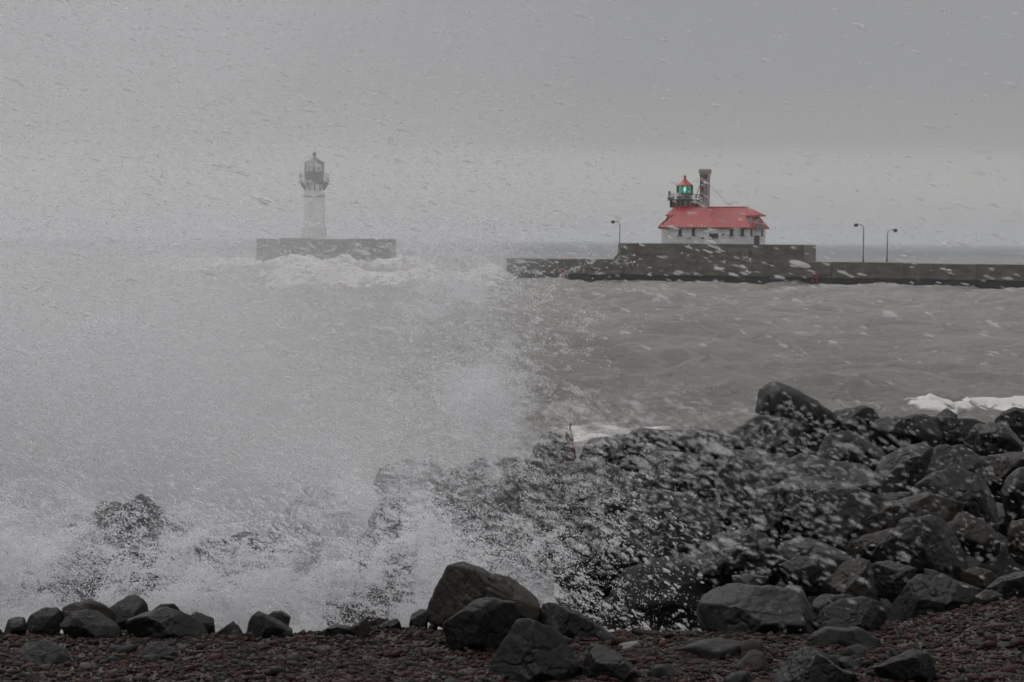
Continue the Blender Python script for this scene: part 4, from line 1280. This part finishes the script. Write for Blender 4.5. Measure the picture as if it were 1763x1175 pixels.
# small stones wedged into the gaps of the heap: one shape each of six, shared
protos = []
for k in range(6):
    g = np.random.default_rng(900 + k)
    rad = g.uniform(0.75, 1.15, 9)
    A9 = np.linspace(-math.pi, math.pi, 10)
    tab = np.append(rad, rad[0])
    protos.append(rock_mesh('stone', (lambda ang, tab=tab: np.interp(ang, A9, tab)), 1, 1, 0.8, 950 + k, 4, 12, 1.0, 0.25))
    protos[-1].materials.append(M['rock_dark'] if k % 3 else M['rock_brown'])
gg = np.random.default_rng(77)
for k in range(75):
    Y = gg.uniform(13.6, 26.5)
    px = gg.uniform(1090 if Y < 20 else 980, 1790)
    x = (px - PW / 2) / FPX * Y
    s = gg.uniform(0.2, 0.62)
    o = link('stone', protos[k % 6])
    z = 5 - 2.65 - s * 0.75 - gg.uniform(0.0, 0.25)
    o.location = (x, Y, z)
    o.rotation_euler = (gg.normal(0, 0.5), gg.normal(0, 0.5), gg.uniform(0, 6.28))
    o.scale = (s * gg.uniform(0.8, 1.5), s * gg.uniform(0.8, 1.3), s * gg.uniform(0.5, 0.95))
    tag(o, 'small dark stone wedged into a gap between the heaped boulders', 'stone', 'stones wedged in the gaps of the heap')


for k in range(34):                          # the heap goes on beyond the frame
    Y = gg.uniform(14.0, 26.0)
    x = 0.285 * Y + gg.uniform(0.3, 4.0)
    s = gg.uniform(0.45, 0.95)
    o = link('boulder', protos[k % 6])
    o.location = (x, Y, 5 - 2.65 - s * 0.55 + gg.uniform(-0.2, 0.15))
    o.rotation_euler = (gg.normal(0, 0.4), gg.normal(0, 0.4), gg.uniform(0, 6.28))
    o.scale = (s * gg.uniform(0.9, 1.4), s * gg.uniform(0.8, 1.2), s * gg.uniform(0.6, 0.95))
    tag(o, 'dark boulder of the heap lying past the right picture edge', 'boulder', 'boulders past the right edge')
for k in range(26):
    Y = gg.uniform(10.3, 12.2)
    px = gg.uniform(1040, 1560)
    x = (px - PW / 2) / FPX * Y
    s = 0.035 + 0.09 * gg.random() ** 2
    o = link('stone', protos[k % 6])
    o.location = (x, Y, float(ground_z(np.array([x]), np.array([Y]))[0]) + s * 0.1)
    o.rotation_euler = (gg.normal(0, 0.4), gg.normal(0, 0.4), gg.uniform(0, 6.28))
    o.scale = (s * 1.3, s, s * 0.65)
    tag(o, 'fist sized loose stone among the shingle at bottom centre right', 'stone', 'loose stones in the shingle')


# the broken stake between two boulders
def build_stake():
    b = at(982, 760, 22.9)
    r = empty('broken_stake', Matrix.Translation(b))
    tag(r, 'splintered rusty brown stake sticking up between two boulders at the ridge', 'stake')
    MB().prism([(-0.035, -0.03, -0.3), (0.04, -0.03, -0.3), (0.045, 0.035, -0.3), (-0.03, 0.035, -0.3)], (-0.02, 0.0, 0.38)).build('post', M['driftwood'], r)
    for i, (x, h, w) in enumerate(((-0.05, 0.13, 0.018), (-0.032, 0.17, 0.02), (-0.008, 0.27, 0.014), (0.008, 0.15, 0.018), (0.02, 0.1, 0.016))):
        MB().tube([(x + 0.012, 0.004 * i - 0.01, 0.0), (x, 0.004 * i - 0.01, h * 0.55), (x + (0.012 if i > 1 else -0.01), 0.004 * i - 0.01, h)], [w, w * 0.8, 0.003], 5).build('splinter', M['driftwood'], r)


build_stake()


# ------------------------------------------------------------------ shingle
def build_shingle():
    g = np.random.default_rng(5)
    n = 84000
    y = g.uniform(8.6, 14.4, n)
    x = g.uniform(-1, 1, n) * (y * 0.31 + 0.4)
    crest = 12.6 + 0.35 * sstep(1.2, 3.2, x)
    k = y < crest
    x, y = x[k], y[k]
    n = len(x)
    v0, f0 = ico(1)
    s = 0.0078 * np.exp(g.normal(0, 0.5, n))
    big = g.random(n) < 0.012
    s[big] *= g.uniform(1.6, 2.6, big.sum())
    sc = np.stack([s * g.uniform(0.9, 1.6, n), s * g.uniform(0.9, 1.5, n), s * g.uniform(0.45, 0.8, n)], 1)
    a = g.uniform(0, 6.283, n)
    t = g.normal(0, 0.35, n)
    p2 = np.stack([x, y, 0 * x], 1)
    z = ground_z(x, y) + 0.05 * fbm(p2 * 1.3, 4, 3) + 0.02 * fbm(p2 * 6, 2, 5) + s * 0.3
    jit = 1 + 0.22 * (g.random((n, len(v0), 1)) - 0.5) * 2
    V = v0[None] * jit * sc[:, None, :]
    ca, sa, ct, st = np.cos(a)[:, None], np.sin(a)[:, None], np.cos(t)[:, None], np.sin(t)[:, None]
    X, Yv, Z = V[..., 0], V[..., 1], V[..., 2]
    X, Z = X * ct + Z * st, -X * st + Z * ct
    X, Yv = X * ca - Yv * sa, X * sa + Yv * ca
    V = np.stack([X + x[:, None], Yv + y[:, None], Z + z[:, None]], 2).reshape(-1, 3)
    F = (f0[None] + (np.arange(n) * len(v0))[:, None, None]).reshape(-1, 3)
    me = np_mesh('shingle', V, F, smooth=True)
    pal = np.array([(0.088, 0.026, 0.018), (0.062, 0.019, 0.014), (0.11, 0.04, 0.027), (0.045, 0.040, 0.036), (0.075, 0.066, 0.058), (0.03, 0.027, 0.026), (0.13, 0.10, 0.085), (0.15, 0.062, 0.03)])
    pr = np.array([0.28, 0.23, 0.13, 0.13, 0.07, 0.12, 0.03, 0.01])
    ci = g.choice(len(pal), n, p=pr)
    c = pal[ci] * g.uniform(0.14, 0.5, (n, 1))
    ca_ = me.color_attributes.new('tint', 'FLOAT_COLOR', 'POINT')
    c4 = np.concatenate([c, np.ones((n, 1))], 1)
    ca_.data.foreach_set('color', np.repeat(c4, len(v0), 0).astype(np.float32).ravel())
    o = link('shingle', me, None, M['pebble'])
    tag(o, 'loose reddish brown shingle covering the beach', 'shingle', kind='stuff')


build_shingle()


# ------------------------------------------------------------------ air: haze, spray mist, spray drops
def volume_box(name, lo, hi, mat):
    o = MB().box(lo, hi).build(name, mat)
    tag(o, None, None, kind='stuff')
    return o


def haze_mat():
    m, nt, out = material('storm_haze')
    v = N(nt, 'ShaderNodeVolumePrincipled', Density=0.00026, Anisotropy=0.4, Color=(0.93, 0.95, 0.98, 1))
    nt.links.new(v.outputs[0], out.inputs['Volume'])
    return m


HAZE = volume_box('haze', (-2800, -40, -9), (2800, 6000, 26), haze_mat())
HAZE['label'] = 'thin grey storm haze over the lake'
HAZE['category'] = 'haze'


def mist_mat():
    m, nt, out = material('blown_spray_mist')
    L = nt.links.new
    geo = N(nt, 'ShaderNodeNewGeometry')
    sp = N(nt, 'ShaderNodeSeparateXYZ')
    L(geo.outputs['Position'], sp.inputs[0])
    no = N(nt, 'ShaderNodeTexNoise', Scale=0.62, Detail=2.5, Roughness=0.6)
    L(geo.outputs['Position'], no.inputs['Vector'])

    def math_(op, a, b=None, c=None):
        n_ = N(nt, 'ShaderNodeMath', _operation=op)
        for i, q in enumerate((a, b, c)):
            if q is None:
                continue
            if isinstance(q, (int, float)):
                n_.inputs[i].default_value = q
            else:
                L(q, n_.inputs[i])
        return n_.outputs[0]

    def taper(val, a, b, t0, t1):
        n_ = N(nt, 'ShaderNodeMapRange', _interpolation_type='SMOOTHSTEP')
        n_.inputs['From Min'].default_value = a
        n_.inputs['From Max'].default_value = b
        n_.inputs['To Min'].default_value = t0
        n_.inputs['To Max'].default_value = t1
        L(val, n_.inputs['Value'])
        return n_.outputs[0]
    x, y, z = sp.outputs
    nn = math_('SUBTRACT', no.outputs[0], 0.5)
    xs = math_('MULTIPLY_ADD', nn, 3.4, x)                      # ragged edge
    xz = math_('MULTIPLY_ADD', math_('ABSOLUTE', math_('SUBTRACT', z, 3.7)), -0.2, xs)   # the plume leans downwind with height
    fx = taper(xz, 0.55, -0.9, 0.0, 0.55)
    fx2 = taper(xz, -0.8, -4.6, 0.0, 1.7)
    f = math_('ADD', fx, fx2)
    fz = math_('ADD', taper(z, 2.2, 6.0, 1.3, 0.24), math_('MULTIPLY', taper(z, 3.4, 1.6, 0.0, 1.6), taper(x, 0.9, -0.6, 0.0, 1.0)))
    fy = math_('MULTIPLY', taper(y, 14.7, 17.8, 0.06, 1.0), taper(y, 20, 26, 1.0, 0.0))
    fn = taper(no.outputs[0], 0.3, 0.7, 0.35, 1.65)
    d = math_('MULTIPLY', math_('MULTIPLY', f, fz), math_('MULTIPLY', fy, fn))
    d = math_('MULTIPLY', d, 0.19)
    v = N(nt, 'ShaderNodeVolumePrincipled', Anisotropy=0.35, Color=(0.97, 0.97, 0.98, 1))
    L(d, v.inputs['Density'])
    L(v.outputs[0], out.inputs['Volume'])
    m.cycles.volume_step_rate = 3.0
    return m


MIST = volume_box('spray_mist', (-10, 13.3, 0.4), (1.6, 26, 10.5), mist_mat())
MIST['label'] = 'white mist of a bursting wave filling the left of the picture'
MIST['category'] = 'mist'


def drops_tree(mat):
    ng = bpy.data.node_groups.new('water_drops', 'GeometryNodeTree')
    ng.interface.new_socket('Geometry', in_out='INPUT', socket_type='NodeSocketGeometry')
    ng.interface.new_socket('Geometry', in_out='OUTPUT', socket_type='NodeSocketGeometry')
    gi = ng.nodes.new('NodeGroupInput'); go = ng.nodes.new('NodeGroupOutput')
    L = ng.links.new
    g = random.Random(12)
    g2i = ng.nodes.new('GeometryNodeGeometryToInstance')
    for k in range(5):                       # five torn shapes of a few lobes each
        jn = ng.nodes.new('GeometryNodeJoinGeometry')
        for j in range(3 + k % 3):
            sp = ng.nodes.new('GeometryNodeMeshIcoSphere')
            sp.inputs['Radius'].default_value = 1.0
            sp.inputs['Subdivisions'].default_value = 2
            tf = ng.nodes.new('GeometryNodeTransform')
            q = 1.0 if j == 0 else g.uniform(0.3, 0.65)
            tf.inputs['Translation'].default_value = (0, 0, 0) if j == 0 else (g.uniform(-1.1, 1.1), g.uniform(-0.9, 0.9), g.uniform(-1.5, 1.5))
            tf.inputs['Scale'].default_value = (q * g.uniform(0.7, 1.0), q * g.uniform(0.7, 1.0), q * g.uniform(0.6, 1.0))
            tf.inputs['Rotation'].default_value = (0, g.uniform(-0.5, 0.5), 0)
            L(sp.outputs['Mesh'], tf.inputs[0]); L(tf.outputs[0], jn.inputs[0])
        sm = ng.nodes.new('GeometryNodeSetShadeSmooth')
        mt = ng.nodes.new('GeometryNodeSetMaterial')
        mt.inputs['Material'].default_value = mat
        L(jn.outputs[0], sm.inputs[0]); L(sm.outputs[0], mt.inputs[0]); L(mt.outputs[0], g2i.inputs[0])
    ins = ng.nodes.new('GeometryNodeInstanceOnPoints')
    a1 = ng.nodes.new('GeometryNodeInputNamedAttribute'); a1.data_type = 'FLOAT_VECTOR'; a1.inputs['Name'].default_value = 'size'
    a2 = ng.nodes.new('GeometryNodeInputNamedAttribute'); a2.data_type = 'FLOAT_VECTOR'; a2.inputs['Name'].default_value = 'turn'
    L(gi.outputs[0], ins.inputs['Points'])
    L(g2i.outputs[0], ins.inputs['Instance'])
    ins.inputs['Pick Instance'].default_value = True
    L(a1.outputs['Attribute'], ins.inputs['Scale'])
    L(a2.outputs['Attribute'], ins.inputs['Rotation'])
    L(ins.outputs[0], go.inputs[0])
    return ng


TREE = {k: drops_tree(M[k]) for k in ('drop', 'clot', 'thin')}


def drops(name, label, P, size, aspect, tilt, seed, mat='drop'):
    g = np.random.default_rng(seed)
    n = len(P)
    me = bpy.data.meshes.new(name)
    me.vertices.add(n)
    me.vertices.foreach_set('co', P.astype(np.float32).ravel())
    S = np.stack([size * aspect, size * g.uniform(0.8, 1.1, n), size * g.uniform(0.8, 1.15, n)], 1)
    T = np.stack([np.zeros(n), tilt, g.normal(0, 0.25, n)], 1)
    for nm, d in (('size', S), ('turn', T)):
        a = me.attributes.new(nm, 'FLOAT_VECTOR', 'POINT')
        a.data.foreach_set('vector', d.astype(np.float32).ravel())
    me.materials.append(M[mat])
    o = link(name, me)
    md = o.modifiers.new('drops', 'NODES')
    md.node_group = TREE[mat]
    tag(o, label, 'spray', kind='stuff')
    return o


def build_spray():
    g = np.random.default_rng(23)

    def frustum(n, y0, y1, px0, px1, py0, py1, pw=1.0):
        y = y0 + (y1 - y0) * g.random(n) ** pw
        px = g.uniform(px0, px1, n)
        py = g.uniform(py0, py1, n)
        x = (px - PW / 2) / FPX * y
        z = CAM_Z - (py - HOR) / FPX * y
        return np.stack([x, y, z], 1)

    def wind(P, base=13, var=3):
        return np.radians(g.normal(base, var, len(P)) + 2.2 * np.clip(4.6 - P[:, 2], 0, 3) * 2)

    # drops blown past overhead, sparse
    P = frustum(8000, 4.5, 10.0, -350, 2150, -250, 620)
    keep = g.random(len(P)) < (0.25 + 0.75 * sstep(5.7, 5.0, P[:, 2])) * (1 - 0.6 * sstep(4.85, 4.6, P[:, 2])) * (0.4 + 1.2 * vnoise(P * 0.9, 3))
    P = P[keep]
    s = 0.0020 * np.exp(g.normal(0, 0.45, len(P)))
    drops('flying_drops', 'scattered wind blown drops crossing the sky and the pier', P, s, g.uniform(3.5, 6.0, len(P)), wind(P), 1)

    # denser drops low over the rocks on the right
    P = frustum(62000, 3.2, 8.0, 650, 2150, 600, 1120)
    px = P[:, 0] / P[:, 1] * FPX + PW / 2
    py = HOR + (CAM_Z - P[:, 2]) / P[:, 1] * FPX
    cl = vnoise(P * np.array([1.6, 0.9, 2.6]), 8)
    keep = g.random(len(P)) < (0.12 + 0.88 * sstep(0.35, 0.75, cl)) * sstep(620, 780, py) * (1.0 - 0.8 * sstep(1000, 1650, px)) * (1 - 0.97 * sstep(930, 1040, py)) * sstep(700, 1000, px + 1.2 * (900 - py))
    P = P[keep]
    s = 0.00125 * np.exp(g.normal(0, 0.5, len(P)))
    drops('spray_over_rocks', 'white drops blown over the boulder heap', P, s, g.uniform(2.8, 5.0, len(P)), wind(P, 17, 5), 2, 'thin')

    # fine spray of the plume at left
    n = 260000
    P = np.stack([g.uniform(-8.5, 1.6, n), g.uniform(13.2, 19, n), g.uniform(1.0, 8.8, n)], 1)
    e = P[:, 0] - 0.16 * (P[:, 2] - 4.5) + 1.4 * (fbm(P * 0.7, 3, 9))
    dens = (0.35 * sstep(0.9, -0.4, e) + 0.65 * sstep(-0.3, -5, e)) * (0.3 + 0.7 * sstep(8.0, 3.0, P[:, 2]))
    dens *= 0.3 + 1.2 * sstep(0.3, 0.75, vnoise(P * 1.5, 14))
    P = P[g.random(n) < dens]
    s = 0.0034 * np.exp(g.normal(0, 0.4, len(P)))
    drops('plume_spray', 'fine wind torn spray of the bursting wave at left', P, s, g.uniform(2.8, 5.0, len(P)), wind(P, 14, 6), 3, 'thin')

    # the splash at the foot of the plume: clots of white water
    n = 160000
    P = np.stack([g.uniform(-5.6, 2.3, n), g.uniform(13.2, 15.4, n), g.uniform(1.1, 3.6, n)], 1)
    hgt = 2.55 + 0.55 * fbm(np.stack([P[:, 0] * 0.9, 0 * P[:, 0], 0 * P[:, 0]], 1), 3, 33) - 0.22 * np.clip(P[:, 0], 0, 5)
    cl = vnoise(P * np.array([3.6, 2.0, 4.6]), 18) * 0.65 + vnoise(P * np.array([9, 5, 11]), 19) * 0.35
    dens = sstep(0.48, 0.72, cl) * sstep(hgt + 0.9, hgt - 0.5, P[:, 2]) * (1 - 0.85 * sstep(0.2, 2.2, P[:, 0]))
    P = P[g.random(n) < dens]
    s = 0.0050 * np.exp(g.normal(0, 0.45, len(P)))
    drops('splash', 'clots of white water thrown up between the shore rocks', P, s, g.uniform(1.6, 3.4, len(P)), wind(P, 22, 12), 4, 'clot')

    # ragged right hand edge of the plume
    n = 40000
    P = np.stack([g.normal(-0.2, 0.3, n) - 0.25 * np.abs(g.normal(0, 1, n)), g.uniform(15.5, 18.5, n), g.uniform(3.0, 5.2, n)], 1)
    cl = vnoise(P * np.array([3.2, 1.2, 2.4]), 28)
    P = P[g.random(n) < sstep(0.5, 0.8, cl) * 0.9]
    s = 0.0035 * np.exp(g.normal(0, 0.4, len(P)))
    drops('plume_edge', 'ragged white edge of the spray plume in front of the pier', P, s, g.uniform(1.5, 3.0, len(P)), wind(P, 15, 12), 5, 'drop')


    # fine white water: bursts thrown up from the rocks, each a fan of tiny drops on its ballistic path
    pts, rad = [], []
    for k in range(680):
        left = k < 560 or k >= 620
        x0 = g.uniform(-6.6, -0.7) if left else g.uniform(-0.7, 0.9)
        p0 = np.array([x0, g.uniform(13.1, 15.4) if k % 3 else g.uniform(15.4, 19), g.uniform(0.6, 1.7)])
        up = g.uniform(1.8, 6.0) if left else g.uniform(1.2, 3.6)
        v0 = np.array([g.normal(0.5, 1.1), g.normal(-0.1, 0.5), up])
        if k % 9 == 4 and left:                # tall jets further out
            p0[1] = g.uniform(16, 20)
            v0[2] = g.uniform(6.0, 9.5)
        if k >= 620:                           # the burst over the far left boulders
            p0 = np.array([g.uniform(-5.0, -0.9), g.uniform(13.3, 14.6), 1.5])
            v0 = np.array([g.normal(0.3, 0.8), g.normal(0, 0.3), g.uniform(3.6, 5.6)])
        m = int(g.uniform(20, 200)) if left else int(g.uniform(15, 60))
        tm = v0[2] / 9.8
        t = np.clip(g.normal(tm * g.uniform(0.6, 1.5), tm * g.uniform(0.1, 0.3), m), 0.02, 2.2 * tm)
        sp = g.normal(0, 1, (m, 3)) * np.array([0.42, 0.3, 0.42]) * g.uniform(0.25, 1.3)
        q = p0 + (v0 + sp) * t[:, None] + 0.5 * np.array([1.2, 0, -9.8]) * (t ** 2)[:, None]
        vel = v0 + sp + np.array([2.2, 0, -9.8]) * t[:, None] + np.array([2.5, 0, -0.6])
        vel /= np.linalg.norm(vel, axis=1)[:, None]
        # each clot of torn water is itself a smear of tiny drops along its path
        n_ = g.integers(12, 70, m)
        idx = np.repeat(np.arange(m), n_)
        sc_ = np.exp(g.normal(0, 0.45, m))
        along = g.normal(0, 1, len(idx)) * (0.034 * sc_)[idx]
        side = g.normal(0, 1, (len(idx), 3)) * (0.0115 * sc_)[idx][:, None]
        pts.append(q[idx] + vel[idx] * along[:, None] + side)
        rad.append((0.0025 if left else 0.002) * np.exp(g.normal(0, 0.35, len(idx))))
    # torn clumps hanging along the right hand edge of the plume
    m = 9000
    q = np.stack([g.normal(-0.12, 0.22, m) - 0.3 * np.abs(g.normal(0, 1, m)), g.uniform(15.5, 17.5, m), g.uniform(2.9, 5.1, m)], 1)
    q = q[g.random(m) < sstep(0.5, 0.7, vnoise(q * np.array([2.6, 0.6, 2.2]), 81) * 0.6 + vnoise(q * np.array([7, 2, 6]), 82) * 0.4)]
    n_ = g.integers(8, 40, len(q))
    idx = np.repeat(np.arange(len(q)), n_)
    e = g.normal(0, 1, (len(idx), 3)) * np.array([0.03, 0.02, 0.015])
    e[:, 2] -= 0.25 * e[:, 0]
    pts.append(q[idx] + e)
    rad.append(0.0024 * np.exp(g.normal(0, 0.35, len(idx))))
    n_edge = len(idx)
    P = np.concatenate(pts)
    r = np.concatenate(rad)
    w = 0.1 + 0.9 * sstep(0.42, 0.58, vnoise(P * np.array([3.2, 2, 3.8]), 71) * 0.6 + vnoise(P * np.array([8, 5, 9]), 72) * 0.4)
    w[-n_edge:] = 1.0
    k = (g.random(len(P)) < w) & (P[:, 1] > 13.0)
    fine('white_water', 'fine white water bursting up between the shore rocks', P[k], r[k])


def fine(name, label, P, r):
    """tiny drops, far too many to count, as points"""
    ng = bpy.data.node_groups.new('fine_drops', 'GeometryNodeTree')
    ng.interface.new_socket('Geometry', in_out='INPUT', socket_type='NodeSocketGeometry')
    ng.interface.new_socket('Geometry', in_out='OUTPUT', socket_type='NodeSocketGeometry')
    gi = ng.nodes.new('NodeGroupInput'); go = ng.nodes.new('NodeGroupOutput')
    mp = ng.nodes.new('GeometryNodeMeshToPoints')
    a1 = ng.nodes.new('GeometryNodeInputNamedAttribute'); a1.data_type = 'FLOAT'; a1.inputs['Name'].default_value = 'size'
    mt = ng.nodes.new('GeometryNodeSetMaterial')
    mt.inputs['Material'].default_value = M['fine']
    L = ng.links.new
    L(gi.outputs[0], mp.inputs['Mesh']); L(a1.outputs['Attribute'], mp.inputs['Radius'])
    L(mp.outputs[0], mt.inputs[0]); L(mt.outputs[0], go.inputs[0])
    me = bpy.data.meshes.new(name)
    me.vertices.add(len(P))
    me.vertices.foreach_set('co', P.astype(np.float32).ravel())
    a = me.attributes.new('size', 'FLOAT', 'POINT')
    a.data.foreach_set('value', r.astype(np.float32))
    me.materials.append(M['fine'])
    o = link(name, me)
    o.modifiers.new('drops', 'NODES').node_group = ng
    tag(o, label, 'spray', kind='stuff')


build_spray()
